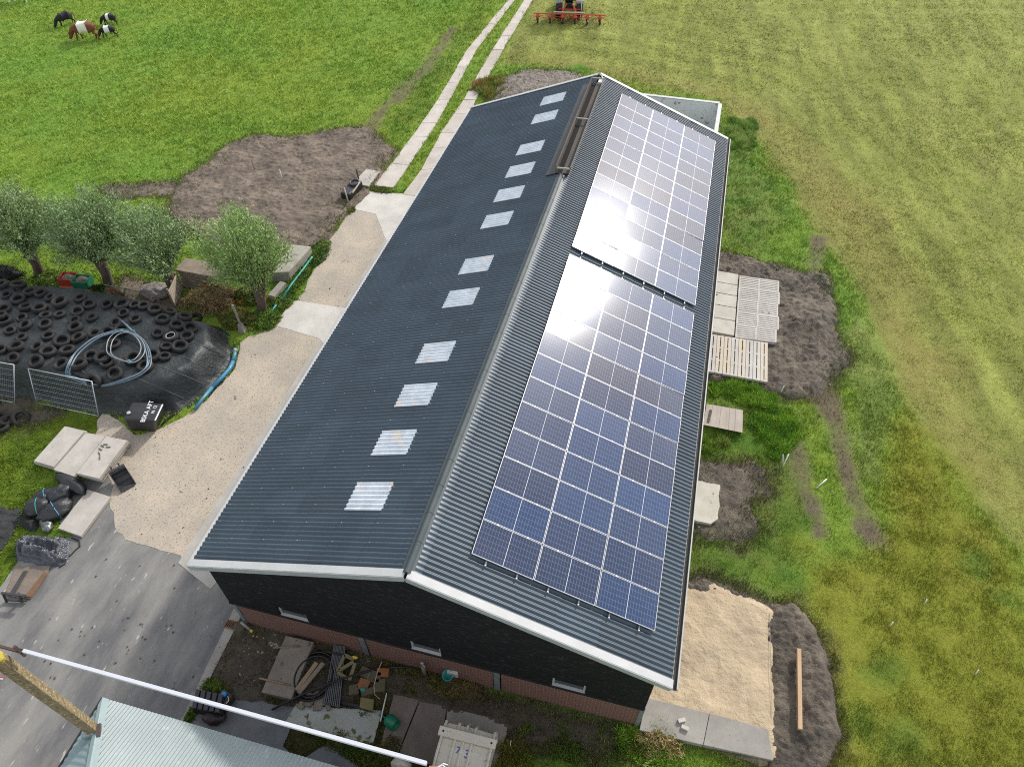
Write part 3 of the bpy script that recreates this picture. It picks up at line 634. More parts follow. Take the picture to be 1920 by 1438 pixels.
for arr, ya in (('nearer', Y0), ('farther', Y0+12*PH+.4925)):
    for k in range(6):
        s = S0+(k//2)*PWd+(.44 if k % 2 == 0 else 1.32); lab = 'aluminium mounting rail under the %s roof array, %s one down from the ridge' % (arr, ordn[k])
        if rail0 is None:
            b = MB(); b.mat = 0; b.box((0, 0, 0), (.04, 12*PH+.26, .045)); b.mat = 1; b.box((0, -(12*PH+.26)/2, .006), (.044, .03, .05)); b.box((0, (12*PH+.26)/2, .006), (.044, .03, .05))
            rail0 = b.build('panel_rail', [m_rail, m_alu], local=True); o = rail0
        else: o = rail0.copy(); COL.objects.link(o)
        o.location = rp(1, s, ya+6*PH-.01, .072); o.rotation_euler = (0, th, 0); tag(o, lab, 'rail', 'mounting rails of the solar arrays')
# ================================================================== silage clamp, tyres, hoses
m_sheet = mat('black_silage_net', (.012,.017,.018), (.021,.027,.028), .7, .45, .6, 5, c3=(.035,.042,.042), s3=2.2, t3=.62, spec=.5, bdist=.08)
m_seam = mat('pale_seam', (.10,.11,.11), rough=.8)
m_tyre = mat('old_tyre_rubber', (.016,.016,.016), (.034,.032,.030), 2.5, .8, .4, 25, spec=.3)
m_rim = mat('pale_rim', (.42,.42,.40), rough=.6)
SILF = GP([(-150, 742), (40, 752), (195, 775), (335, 772), (395, 733), (436, 675), (434, 634)])
SILB = [(G(x, y, 1.4)[0]+.1, G(x, y, 1.4)[1]+.7) for x, y in [(412, 606), (375, 592), (330, 584), (240, 560), (120, 541), (0, 528), (-150, 520)]]
SILP = np.array([q[:2] for q in SILF]+SILB)
def silh(X, Y):
    d = sdf(X, Y, SILP)+fbm(X, Y, 2.2, 3, 91)*.25
    rx = G(430, 650)[0]; top = 1.55*(1-.30*np.exp(-((X-rx)/2.2)**2))+fbm(X, Y, 3.0, 3, 92)*.16
    h = top*sst(0, .9, -d)
    return h+(fbm(X, Y, .8, 4, 93)*.05+fbm(X*1.0+Y*.5, Y-.4*X, .45, 3, 94)*.10*sst(1.8, .3, -d))*sst(-.1, .3, -d)
def sh1(x, y): return float(silh(np.array([x]), np.array([y]))[0])
def onsil(px, py):
    for z in np.arange(2.0, -.02, -.02):
        q = G(px, py, z)
        if sh1(q[0], q[1]) >= z: return Vector((q[0], q[1], sh1(q[0], q[1])))
    return Vector(G(px, py, 0))
lo, hi = SILP.min(0)-.4, SILP.max(0)+.4
xs = np.arange(lo[0], hi[0], .09); ys = np.arange(lo[1], hi[1], .09); X, Y = np.meshgrid(xs, ys, indexing='ij'); Z = silh(X, Y)
skirt = sdf(X, Y, SILP); Z = np.where(skirt > .35, -.2, Z+.025*sst(.3, .1, skirt)-.02)
sil = npmesh('silage_clamp', np.stack([X, Y, Z], -1).reshape(-1, 3), gridF(len(xs), len(ys)), m_sheet, True)
tag(sil, 'long mound of silage under a black net sheet covered with tyres', 'silage clamp')
HARD.append(SILP)
seams = MB()
for (a, b_) in [((372,612),(416,638)), ((362,641),(414,664)), ((326,664),(410,692)), ((294,684),(384,722)), ((252,707),(345,748)), ((60,600),(128,636)), ((40,625),(100,655)), ((105,655),(160,700))]:
    pts = []
    for k in range(9):
        t = k/8; q = onsil(a[0]+(b_[0]-a[0])*t, a[1]+(b_[1]-a[1])*t); pts.append(q+Vector((0, 0, .012)))
    seams.tube(pts, .012, 5)
o = seams.build('net_seams', m_seam, sil); tag(o, kind='stuff')
c1 = [(30,460),(110,600),(280,460),(470,560),(625,575),(280,670),(765,640),(910,710),(400,790),(600,810),(70,810),(1210,650),(1340,740),(1620,745),(1840,745),(1860,870),(900,895),(690,915),(1170,850),(1390,940),(340,940),(80,980),(15,920),(1130,980),(1750,1010),(685,1035),(395,1055),(155,1140),(1140,1090),(335,1240),(730,1220),(940,1300),(1185,1240),(1430,1190),(1625,1160),(1840,1130),(250,1380),(575,1385)]
c2 = [(725,180),(1020,160),(215,265),(560,320),(945,365),(1195,370),(1370,240),(1550,270),(1630,330),(1735,500),(1440,600),(20,150),(1710,70)]
c3 = [(270,670),(400,680),(570,740),(780,770),(280,890),(680,890),(1010,860),(1170,880),(895,980),(1095,1015),(610,1100),(1050,1145),(740,1300),(945,1300)]
c4 = [(250,600),(530,560),(715,570),(430,720)]
TY = [(x/7.99, 480+y/7.99) for x, y in c1]+[(x/7.99, 640+y/7.99) for x, y in c2]+[(220+x/7.99, 490+y/7.99) for x, y in c3]+[(220+x/7.99, 600+y/7.99) for x, y in c4]
def tyre_mesh(Ro=.31, w_=.10):
    b = MB(); Ri = Ro*.56; mid = (Ro+Ri)/2
    prof = []
    for k in range(12):
        a = 2*math.pi*k/12; ca, sa = math.cos(a), math.sin(a)
        prof.append((mid+(Ro-Ri)/2*np.sign(ca)*abs(ca)**.7, w_*np.sign(sa)*abs(sa)**.8))
    prof.append(prof[0]); b.lathe(prof, n=22, caps=False); return b
t0 = None; rt = random.Random(5)
def zone(x, y):
    if ((x-207)/75)**2+((y-672)/52)**2 < 1: return 'old tyre lying inside the ring of the big hose coil on the black sheet'
    if x > 275 and y < 700: return 'old tyre in the cluster near the bare rounded end of the silage clamp'
    if y > 655 and x < 150: return 'old tyre on the black sheet just behind the wire fence panels'
    if y < 575: return 'old tyre along the back edge of the silage clamp, nearest the willows'
    return 'old tyre on the middle of the black silage sheet, left of the hose coil'
def put_tyre(p, nrm, lab, sc=1, grp='tyres weighing down the silage sheet'):
    global t0
    if t0 is None: t0 = tyre_mesh().build('tyre', m_tyre, smooth=True, local=True); o = t0
    else: o = t0.copy(); COL.objects.link(o)
    o.location = p+nrm*.085*sc; o.scale = (sc, sc, sc*rt.uniform(.85, 1.1)); o.rotation_euler = nrm.to_track_quat('Z', 'Y').to_euler(); return tag(o, lab, 'tyre', grp)
for (x, y) in TY:
    p = onsil(x, y); e = .25
    n = Vector((-(sh1(p.x+e, p.y)-sh1(p.x-e, p.y))/(2*e), -(sh1(p.x, p.y+e)-sh1(p.x, p.y-e))/(2*e), 1)).normalized()
    n = (n+Vector((rt.gauss(0, .07), rt.gauss(0, .07), 0))).normalized()
    put_tyre(p, n, zone(x, y), rt.uniform(.80, 1.17))
p = onsil(322, 634)
o = thing('tyre', 'tyre with a pale white rim ring near the rounded end of the clamp', 'tyre', p+Vector((0, 0, .09)), 'tyres weighing down the silage sheet')
d = t0.copy(); COL.objects.link(d); d.name = 'rubber'; [d.__delitem__(k) for k in ('label', 'category', 'group') if k in d]; d.parent = o; d.location = (0, 0, 0); d.rotation_euler = (0, 0, 0)
b = MB(); b.tube([(math.cos(a)*.19, math.sin(a)*.19, .07) for a in np.linspace(0, 2*math.pi, 24, endpoint=False)], .022, 6, closed=True); b.build('rim_ring', m_rim, o, local=True, smooth=True)
# tyres dumped in the grass in front
for (x, y, tilt, s, lab) in [(16,790,(.1,.1),1.0,'tyre lying in the grass pile, second from the left frame edge'), (40,785,(.5,-.3),1.15,'tyre leaning on the grass pile with weeds growing through it'), (5,806,(-.2,.2),1.0,'lowest tyre of the pile at the left edge of the yard'), (2,786,(.2,.0),.95,'tyre half out of view at the left of the grass pile')]:
    put_tyre(Vector(G(x, y, .06)), Vector((tilt[0], tilt[1], 1)).normalized(), lab, s, 'tyres dumped in the grass by the fence')
# hose coils
m_hose = mat('blue_grey_hose', (.10,.15,.19), (.14,.19,.23), 3, .4, spec=.5); m_hose2 = mat('pale_hose', (.26,.29,.30), (.20,.23,.25), 3, .45)
m_tie = mat('turquoise_tie', (.10,.38,.42), rough=.6)
def drape(px, off, lift):
    pts = []
    for x, y in px:
        p = onsil(x+off[0], y+off[1]); pts.append(p+Vector((0, 0, lift)))
    out = []; k = len(pts)
    for i in range(k):
        p0, p1, p2, p3 = pts[i-1], pts[i], pts[(i+1) % k], pts[(i+2) % k]
        for t in (0, .25, .5, .75): out.append(.5*((2*p1)+(p2-p0)*t+(2*p0-5*p1+4*p2-p3)*t*t+(3*p1-p0-3*p2+p3)*t**3))
    return out
big = [(132,708),(134,690),(148,666),(178,641),(208,629),(234,624),(256,631),(272,646),(281,665),(282,688),(270,702),(250,713),(225,722),(195,728),(165,722),(142,712)]
hc = thing('hose_coil', 'large blue grey hose coil tied with turquoise string on the silage sheet', 'hose coil', onsil(207, 672))
for k, (ox, oy, li) in enumerate([(0, 0, .19), (4, 3, .20), (-3, 4, .22)]):
    b = MB(); b.tube(drape(big, (ox, oy), li), .030, 8, closed=True); b.build('hose_loop', m_hose, hc, smooth=True)
b = MB(); a0, a1 = onsil(254, 630), onsil(232, 609); b.tube([a0+Vector((0, 0, .22)), a0.lerp(a1, .5)+Vector((0, 0, .27)), a1+Vector((0, 0, .22))], .036, 8); b.build('hose_end', m_hose, hc, smooth=True)
for x, y in ((254, 630), (133, 708), (165, 724)):
    p = onsil(x, y)+Vector((0, 0, .21)); b = MB(); b.tube([p+Vector((math.cos(a)*.09, math.sin(a)*.05, math.sin(a)*.09)) for a in np.linspace(0, 2*math.pi, 10, endpoint=False)], .015, 5, closed=True); b.build('string_tie', m_tie, hc)
sm = [(205,664),(208,646),(221,633),(240,630),(260,641),(269,660),(262,678),(246,686),(224,681),(209,673)]
hs_ = thing('hose_coil', 'small pale hose coil lying inside the large one', 'hose coil', onsil(240, 660))
for k, (ox, oy) in enumerate([(0, 0), (8, 3)]):
    b = MB(); b.tube(drape(sm, (ox, oy), .26+.03*k), .022, 7, closed=True); b.build('hose_loop', m_hose2, hs_, smooth=True)
for x, y in ((233, 631), (247, 687)):
    p = onsil(x, y)+Vector((0, 0, .27)); b = MB(); b.tube([p+Vector((math.cos(a)*.08, math.sin(a)*.04, math.sin(a)*.07)) for a in np.linspace(0, 2*math.pi, 10, endpoint=False)], .016, 5, closed=True); b.build('string_tie', m_tie, hs_)
# thick suction hose along the foot of the clamp
m_green = mat('green_blue_pipe', (.055,.17,.17), (.045,.20,.30), .9, .4, spec=.5); m_bluepipe = mat('blue_pipe', (.05,.21,.36), rough=.4)
sp = [(366,767),(378,750),(398,726),(418,706),(430,692),(437,678),(440,664),(441,655)]
ps = thing('suction_hose', 'thick green and blue suction hose lying along the foot of the clamp', 'hose', G(405, 715))
P = [Vector(G(x, y, .11)) for x, y in sp]
b = MB(); b.tube(P[:3], [.075, .08, .085], 12); b.build('hose_end', m_green, ps, smooth=True)
b = MB(); b.tube(P[2:6], .088, 12); b.build('hose_body', m_bluepipe, ps, smooth=True)
b = MB(); b.tube(P[5:7]+[P[6].lerp(P[7], .5)], .09, 12); b.build('hose_end', m_green, ps, smooth=True)
b = MB(); b.tube([P[6].lerp(P[7], .5), P[7]], .10, 12); b.build('coupling', m_steel, ps, smooth=True)
# ------------------------------------------------------------------ wire fence panels
m_zinc = mat('zinc_tube', (.42,.46,.48), (.50,.54,.56), 4, .4, metal=.35)
def heras(tl, tr, bl, br, zt, lab, nv, nh, zb=.05):
    P = [Vector(G(*tl, zt)), Vector(G(*tr, zt)), Vector(G(*bl, zb)), Vector(G(*br, zb))]
    o = thing('wire_fence', lab, 'wire fence', P[2].lerp(P[3], .5)*1.0)
    for a, c, nm in ((0, 1, 'rail'), (2, 3, 'rail'), (0, 2, 'post'), (1, 3, 'post')):
        A, C = P[a].copy(), P[c].copy()
        if nm == 'post': C = C+(C-A).normalized()*.14
        b = MB(); b.tube([A, C], .02 if nm == 'rail' else .022, 8); b.build(nm, m_zinc, o, smooth=True)
    b = MB()
    for k in range(1, nv):
        t = k/nv; b.tube([P[0].lerp(P[1], t), P[2].lerp(P[3], t)], .0016, 4, caps=False)
    for k in range(1, nh):
        t = k/nh; b.tube([P[0].lerp(P[2], t), P[1].lerp(P[3], t)], .004, 4, caps=False)
    b.build('wire_mesh', m_zinc, o); return o
heras((53, 691), (172, 715), (69, 755), (185, 780), 1.55, 'silver wire fence panel leaning toward the tyre covered clamp', 34, 7)
heras((-70, 668), (26, 684), (-66, 738), (28, 755), 1.60, 'upright wire fence panel cut off by the left frame edge', 26, 7)
# ------------------------------------------------------------------ black tank with white writing
m_tank = mat('black_plastic_tank', (.018,.019,.021), (.030,.031,.034), 1.5, .38, .3, 5, spec=.5, stretch=(.6,2,1)); m_write = mat('white_paint_marks', (.75,.76,.78), rough=.7)
zt = .92
Tp = [Vector(G(x, y, zt)) for x, y in ((230, 786), (291, 790), (307, 756), (246, 752))]
Bt = [Vector(G(x, y, .03)) for x, y in ((243, 808), (293, 810), (311, 776), (262, 774))]
tk = thing('water_tank', 'black square plastic tank with white painted writing beside the clamp', 'tank', (sum(Bt, Vector())/4))
b = MB(); b.hexa(Bt, Tp); o = b.build('tank_body', m_tank, tk, bevel=.09)
ux = (Tp[1]-Tp[0]).normalized(); uy = (Tp[3]-Tp[0]).normalized(); ce = sum(Tp, Vector())/4
def text(name, s, size, m, parent, loc, xdir, nrm, extr=.003):
    c = bpy.data.curves.new(name, 'FONT'); c.body = s; c.size = size; c.extrude = extr; c.align_x = 'CENTER'; c.align_y = 'CENTER'; c.space_line = .9
    o = bpy.data.objects.new(name, c); COL.objects.link(o); dg = bpy.context.evaluated_depsgraph_get(); me = bpy.data.meshes.new_from_object(o.evaluated_get(dg)); bpy.data.objects.remove(o)
    o = link(name, me, [m]); x = Vector(xdir).normalized(); z = Vector(nrm).normalized(); y = z.cross(x).normalized(); x = y.cross(z)
    M_ = Matrix((x, y, z)).transposed().to_4x4(); M_.translation = Vector(loc)
    if parent is not None: o.parent = parent; M_.translation = Vector(loc)-Vector(parent.location)
    o.matrix_local = M_; return o
text('writing', 'BSKA AFT', .26, m_write, tk, ce+ux*.17+Vector((0, 0, .006)), uy, (0, 0, 1)); text('writing', 'N 12', .2, m_write, tk, ce+ux*.42+uy*.12+Vector((0, 0, .006)), uy, (0, 0, 1))
b = MB(); b.bar(Tp[1].lerp(Tp[2], .04)+Vector((-.02, 0, .002)), Tp[1].lerp(Tp[2], .93)+Vector((-.02, 0, .002)), .05, .01); b.build('white_edge', m_write, tk)
b = MB(); b.lathe([(.075, 0), (.08, .05), (.05, .075), (0.02, .075)], Tp[0].lerp(Tp[3], .33)+ux*.14, 14); b.build('filler_cap', m_rim, tk, smooth=True)
b = MB(); b.tube([Vector(G(*q, .05)) for q in ((303, 797), (311, 788), (322, 779), (333, 775))], [.03, .05, .05, .03], 6); b.mat = 0
tag(b.build('drain_pipe', m_tyre, smooth=True), 'short black pipe on the gravel to the right of the black tank', 'pipe')
# ------------------------------------------------------------------ concrete slabs
m_slab = mat('stacked_slab_concrete', (.43,.405,.36), (.35,.325,.285), 1.6, .9, .3, 25, c3=(.24,.215,.18), s3=7, t3=.68)
def slab_px(px, ztop, th_, lab, name='concrete_slab', m=None, grp=None, cat='concrete slab', dx=0, dy=0, bev=.015):
    P = [G(x, y, ztop) for x, y in px]; b = MB(); b.prism([(q[0]+dx, q[1]+dy) for q in P], ztop-th_, ztop)
    return tag(b.build(name, m or m_slab, bevel=bev), lab, cat, grp)
gs = 'concrete slabs stacked beside the gravel yard'
A = [(121,799),(158,808),(100,875),(63,864)]; Bm = [(159,813),(196,819),(138,893),(100,880)]; Cc = [(198,818),(238,825),(185,897),(143,887)]
slab_px(A, .50, .15, 'concrete slab on top of the left stack, beside the grass', grp=gs); slab_px(A, .34, .16, 'lower concrete slab of the left stack, jutting out under the top one', grp=gs, dx=.04, dy=-.05); slab_px(A, .17, .17, 'bottom slab of the left stack, lowest against the grass', grp=gs, dx=.10, dy=.03)
slab_px(Bm, .44, .14, 'concrete slab in the middle between the two higher stacks', grp=gs); slab_px(Bm, .29, .29, 'thick slab under the middle concrete slab', grp=gs, dx=-.02, dy=.06)
nm = ['top slab of the right stack with twigs on it', 'second slab down in the right concrete stack', 'third slab down in the right concrete stack', 'fourth slab down in the right concrete stack', 'bottom slab of the right concrete stack, jutting toward the gravel']
for k in range(5): slab_px(Cc, .66-.132*k, .126, nm[k], grp=gs, dx=.05*k+(.02 if k % 2 else 0), dy=-.02*k)
slab_px([(164,917),(207,931),(151,1005),(108,990)], .16, .14, 'single pale slab lying on the asphalt next to the black bags')
b = MB(); rr = random.Random(2)
for (x, y) in ((188,842),(192,836),(198,833),(203,838),(186,850),(187,858)):
    q = Vector(G(x, y, .68)); a = rr.uniform(0, 3); b.bar(q-Vector((math.cos(a), math.sin(a), 0))*.09, q+Vector((math.cos(a), math.sin(a), .02))*.09, .03, .02)
tag(b.build('twigs', m_ventwood), 'broken twigs lying on the top slab of the right stack', 'twigs', kind='stuff')
# ------------------------------------------------------------------ loader bucket
m_bucket = mat('dark_bucket_steel', (.045,.046,.05), (.075,.072,.07), 2.5, .45, .2, 10, metal=.3)
bk = thing('digger_bucket', 'small dark steel digger bucket lying on its side by the slab stack', 'bucket', G(236, 903))
bk.rotation_euler = (0, 0, R(-35)); bk.location = G(235, 905, .02)
prof = [(-.30, .50), (-.33, .30), (-.28, .12), (-.12, .02), (.12, .0), (.38, .05)]
b = MB(); n_ = len(prof); ins = [(-.26, .50), (-.29, .30), (-.245, .145), (-.10, .05), (.12, .03), (.38, .07)]
vs = [(x, y, z) for y in (-.30, .30) for x, z in prof+ins[::-1]]; k_ = 2*n_
b.add(vs, [(i, (i+1) % k_, k_+(i+1) % k_, k_+i) for i in range(k_)]+[(i, k_-1-i, k_-2-i, i+1) for i in range(n_-1)]+[(k_+i+1, 2*k_-2-i, 2*k_-1-i, k_+i) for i in range(n_-1)]); b.build('shell', m_bucket, bk, local=True)
for y in (-.30, .285):
    b = MB(); P_ = ins; b.add([(x, y, z) for x, z in P_]+[(x, y+.02, z) for x, z in P_], [tuple(range(n_)), tuple(range(2*n_-1, n_-1, -1))]+[(i, n_+i, n_+(i+1) % n_, (i+1) % n_) for i in range(n_)]); b.build('side_plate', m_bucket, bk, local=True)
for y in (-.14, .14):
    b = MB(); b.box((-.42, y, .46), (.26, .05, .16)); b.box((-.52, y, .54), (.07, .05, .12)); b.build('hook', m_bucket, bk, local=True)
b = MB(); b.bar((-.38, -.30, .50), (-.38, .30, .50), .12, .06); b.build('crossbar', m_bucket, bk, local=True)
# ------------------------------------------------------------------ black bags, net and film
m_bag = mat('black_bag_plastic', (.012,.013,.015), (.022,.023,.026), 3, .40, .6, 9, spec=.5, bdist=.04); m_film = mat('crumpled_film', (.03,.036,.048), (.075,.084,.10), 5, .2, 1.0, 14, spec=1.0, bdist=.06); m_silver = mat('silver_film', (.22,.24,.22), (.05,.055,.05), 9, .25, .8, 14, metal=.4)
m_twine = mat('blue_twine', (.06,.34,.50), rough=.6); m_twineg = mat('green_twine', (.05,.36,.30), rough=.6); m_net = mat('black_netting', (.013,.014,.016), (.022,.024,.027), 1.5, .8, .8, 10, bdist=.06)
def bag(px, z, d, seed, lab, twine=None, rz=0, name='black_bag', m=None, cat='bag', rough=.22, group='black bags beside the single slab'):
    o = thing(name, lab, cat, G(*px), group); M_ = Matrix.Rotation(rz, 3, 'Z')
    b = MB(); b.blob((0, 0, z), d, seed, 14, rough, M_); b.build('sack', m or m_bag, o, local=True, smooth=True)
    if twine:
        b = MB(); b.tube([M_ @ Vector((0.1*d[0], d[1]*1.03*math.cos(a), z+d[2]*1.04*math.sin(a))) for a in np.linspace(-.2, math.pi+.2, 12)], .012, 5); b.build('twine', twine, o, local=True)
    return o
bag((137,912), .22, (.85, .28, .27), 1, 'rolled black sheet lying against the slab stack', None, R(-18), 'rolled_sheet', None, 'rolled sheet')
bag((90,936), .20, (.42, .32, .28), 2, 'black bag tied with bright blue twine at the grass edge', m_twine, R(40))
bag((76,957), .22, (.48, .38, .30), 3, 'black bag tied with green twine in front of the blue tied one', m_twineg, R(35))
bag((117,933), .22, (.5, .4, .30), 4, 'black bag beside the rolled sheet', None, R(60))
bag((107,963), .20, (.62, .42, .28), 5, 'black bag with turquoise twine touching the single slab', m_twine, R(58))
bag((90,985), .13, (.42, .22, .17), 6, 'shiny silver green film bundle between bags and slab', None, R(-40), 'film_bundle', m_silver, 'film')
# crumpled film heap: folded sheet
def crumple(name, px, h, m, lab, cat, seed, fold=.35, amp=.16, res=.035):
    P = np.array([q[:2] for q in GP(px)]); lo, hi = P.min(0)-.2, P.max(0)+.2; xs = np.arange(lo[0], hi[0], res); ys = np.arange(lo[1], hi[1], res); X, Y = np.meshgrid(xs, ys, indexing='ij')
    d = sdf(X, Y, P)+fbm(X, Y, .5, 3, seed)*.12; rid = 1-np.abs(fbm(X+.3*fbm(X, Y, .3, 2, seed+1), Y, fold, 4, seed+2))*3
    Z = -.06+(h+.06)*sst(.08, -.45, d)*(1+.5*fbm(X, Y, 1.0, 2, seed+4))+amp*rid*sst(.05, -.25, d)
    V = np.stack([X, Y, Z], -1).reshape(-1, 3); F = gridF(len(xs), len(ys)); F = F[(Z.ravel()[F] > -.05).any(1)]; u, inv = np.unique(F, return_inverse=True)
    c = V[u].mean(0); c[2] = 0; o = npmesh(name, V[u]-c, inv.reshape(F.shape), m, False); o.location = c; return tag(o, lab, cat)
crumple('plastic_film_heap', [(30,1020),(55,1000),(95,1003),(130,1010),(140,1030),(126,1060),(95,1062),(40,1058),(22,1040)], .30, m_film, 'heap of crumpled shiny blackish film on the asphalt edge', 'film heap', 201, .33, .19)
crumple('black_netting', [(-60,950),(-10,945),(40,952),(75,975),(72,1000),(50,1000),(35,985),(20,1010),(0,1040),(-60,1040)], .28, m_net, 'dark folded netting spread on the grass at the left frame edge', 'netting', 231, .7, .10)
HARD.append(np.array([q[:2] for q in GP([(-60,950),(40,952),(75,975),(35,985),(0,1040),(-60,1040)])]))
b = MB(); b.tube([Vector(G(x, y, .03)) for x, y in ((134,1008),(148,1014),(150,1024),(142,1030),(133,1040),(126,1044),(122,1056),(110,1064))], .02, 5); tag(b.build('hose_end', m_tyre), 'loose dark hose curling out of the film heap', 'hose')
# fork carriage on plank
m_forkw = mat('worn_plank', (.20,.16,.125), (.15,.125,.10), 2.5, .85, .4, 14, stretch=(.4,2,1)); m_rust = mat('rusty_edge', (.17,.09,.05), (.12,.07,.04), 4, .85)
fk = thing('fork_carriage', 'dark steel fork carriage with two long forks resting on grey boards', 'pallet forks', G(40, 1118))
b = MB(); b.hexa([G(14,1118,.02), G(28,1112,.02), G(52,1070,.02), G(44,1070,.02)], [G(14,1118,.09), G(28,1112,.09), G(52,1070,.09), G(44,1070,.09)]); b.build('fork', m_bucket, fk)
b = MB(); b.hexa([G(46,1118,.02), G(60,1118,.02), G(89,1076,.02), G(82,1072,.02)], [G(46,1118,.09), G(60,1118,.09), G(89,1076,.09), G(82,1072,.09)]); b.build('fork', m_rust, fk)
b = MB(); b.bar(G(3,1112,.42), G(48,1117,.42), .07, .10); b.build('top_bar', m_bucket, fk); b = MB(); b.bar(G(10,1124,.10), G(50,1126,.10), .06, .08); b.build('bottom_bar', m_bucket, fk)
for x in (10, 40):
    b = MB(); b.bar(G(x-5,1112,.46), G(x+2,1127,.02), .10, .07); b.build('upright', m_bucket, fk)
slab_px([(30,1062),(95,1060),(88,1078),(57,1122),(8,1116)], .05, .05, 'flat grey board under the fork carriage', 'board', m_forkw, None, 'board', bev=0)
# ================================================================== willows and the strip behind the clamp
m_bark = mat('willow_bark', (.13,.095,.07), (.08,.06,.045), 4, .95, .9, 14, stretch=(1,1,.35), bdist=.04)
m_leaf = mat('willow_leaf', (.9,1.1), scale=3, rough=.55, attr=True, spec=.35)
def willow(bpx, hpx, zh, cpx, zc, rad, seed, lab, tint):
    base = Vector(G(*bpx)); head = Vector(G(*hpx, zh)); cen = Vector(G(*cpx, zc))
    o = thing('willow_tree', lab, 'tree', base, 'pollard willows behind the silage clamp')
    b = MB(); mid = base.lerp(head, .5)+Vector((.05, 0, 0)); b.tube([base-Vector((0, 0, .1)), base.lerp(mid, .3), mid, head, head+(head-mid).normalized()*.25], [.30, .24, .21, .27, .12], 12); r = np.random.default_rng(seed)
    nb = 170; tips = []; LV = []; LC = []
    br = MB()
    for k in range(nb):
        a = r.uniform(0, 2*np.pi); el = np.arcsin(r.uniform(-.35, 1)); dirv = np.array([math.cos(a)*math.cos(el), math.sin(a)*math.cos(el), math.sin(el)])
        tgt = np.array(cen)+dirv*rad*np.array([1, 1, .92])*r.uniform(.74, 1.14)*(1+.42*float(fbm(np.array([dirv[0]*1.4+seed*7.]), np.array([dirv[1]*1.4+dirv[2]*1.1]), .8, 2, seed)[0]))
        h0 = np.array(head)+r.normal(0, .12, 3); t = np.linspace(0, 1, 9)[:, None]
        ctl = h0+(tgt-h0)*.5+np.array([0, 0, .45*rad*max(0, .4-el)]); P = (1-t)**2*h0+2*t*(1-t)*ctl+t*t*tgt
        if k < 26: br.tube([tuple(q) for q in P[:7]], list(np.linspace(.05, .012, 7)), 5)
        n = 165; u = r.beta(2.6, 1.15, n); i = np.minimum((u*8).astype(int), 7); f = (u*8-i)[:, None]; C = P[i]*(1-f)+P[i+1]*f
        C = C+r.normal(0, .13, (n, 3)); ax = (P[i+1]-P[i]); ax = ax/np.linalg.norm(ax, axis=1)[:, None]+r.normal(0, .55, (n, 3))+np.array([-.12, .1, -.05]); ax /= np.linalg.norm(ax, axis=1)[:, None]
        sd = np.cross(ax, r.normal(0, 1, (n, 3))); sd /= np.linalg.norm(sd, axis=1)[:, None]; ln = r.uniform(.09, .18, n)[:, None]; w_ = r.uniform(.014, .027, n)[:, None]
        LV.append(np.stack([C-ax*ln*.5, C+sd*w_, C+ax*ln*.5, C-sd*w_], 1))
        base_c = np.array(tint)*np.clip(r.normal(1, .22, (n, 1)), .5, 1.7)*r.uniform(.85, 1.2)
        silv = (r.uniform(0, 1, (n, 1)) < .13); base_c = np.where(silv, np.array([.27, .34, .19])*r.uniform(.8, 1.2, (n, 1)), base_c); LC.append(np.repeat(base_c[:, None], 4, 1))
    b.build('trunk', m_bark, o, smooth=True); br.build('branches', m_bark, o, smooth=True)['kind'] = 'stuff'
    V = np.concatenate(LV).reshape(-1, 3)-np.array(base); K = np.concatenate(LC).reshape(-1, 3)
    npmesh('crown', V, np.arange(len(V)).reshape(-1, 4), m_leaf, False, np.clip(K, .01, .6), parent=o)
willow((76,516), (58,478), 1.5, (42,415), 2.75, 1.75, 1, 'willow at the far left, cut by the frame, trunk leaning left', (.175,.26,.09))
willow((205,534), (188,492), 1.5, (160,428), 2.9, 2.0, 2, 'tall windswept willow behind the red and green crates', (.165,.25,.095))
willow((324,545), (314,515), 1.3, (278,448), 2.7, 1.95, 3, 'round grey green willow next to the leaning slatted pallet', (.17,.255,.095))
willow((491,584), (486,548), 1.3, (462,455), 2.75, 2.05, 4, 'brighter green willow at the edge of the gravel road', (.205,.315,.08))
# ------------------------------------------------------------------ bits and pieces under the trees
m_red = mat('faded_red_plastic', (.42,.05,.035), (.34,.04,.03), 3, .5); m_grn = mat('green_plastic', (.02,.19,.10), (.02,.15,.08), 3, .5); m_orange = mat('rusty_orange', (.36,.13,.05), (.26,.10,.05), 4, .8)
m_wood = mat('grey_weathered_wood', (.27,.225,.17), (.19,.155,.115), 2, .9, .5, 14, c3=(.12,.10,.075), s3=9, t3=.68); m_palewood = mat('pale_pallet_wood', (.46,.39,.31), (.36,.30,.23), 2.5, .85, .4, 14)
def crate(c, d, rz_, m, m2, lab, name='plastic_crate'):
    o = thing(name, lab, 'crate', c, 'crates under the willows', rz_); b = MB(); x, y, z = d
    for sx, sy, wx_, wy_ in ((0, -y/2, x, .04), (0, y/2, x, .04), (-x/2, 0, .04, y-.042), (x/2, 0, .04, y-.042)): b.box((sx, sy, z/2), (wx_, wy_, z))
    b.box((0, 0, .03), (x-.05, y-.05, .03)); b.build('crate_shell', m, o, local=True)
    b = MB(); b.blob((0, 0, z*.7), (x*.44, y*.44, z*.32), 3, 8, .3, flat=False); b.build('crate_content', m2, o, local=True); return o
m_junk = mat('garden_debris', (.10,.085,.06), (.17,.15,.12), 9, .95, .8, 20, c3=(.30,.28,.22), s3=12)
c_ = Vector(G(139,540)); crate(c_+Vector((0, 0, .35)), (.75, .55, .40), R(10), m_red, m_junk, 'faded red crate full of debris beside the green one')
c_ = Vector(G(164,545)); crate(c_+Vector((0, 0, .35)), (.75, .6, .42), R(10), m_grn, m_junk, 'bright green crate of debris beside the red one')
tb = thing('crate_stand', 'low rusty orange stand carrying the red and green crates', 'stand', G(152, 548)); P0 = Vector(G(152, 546))
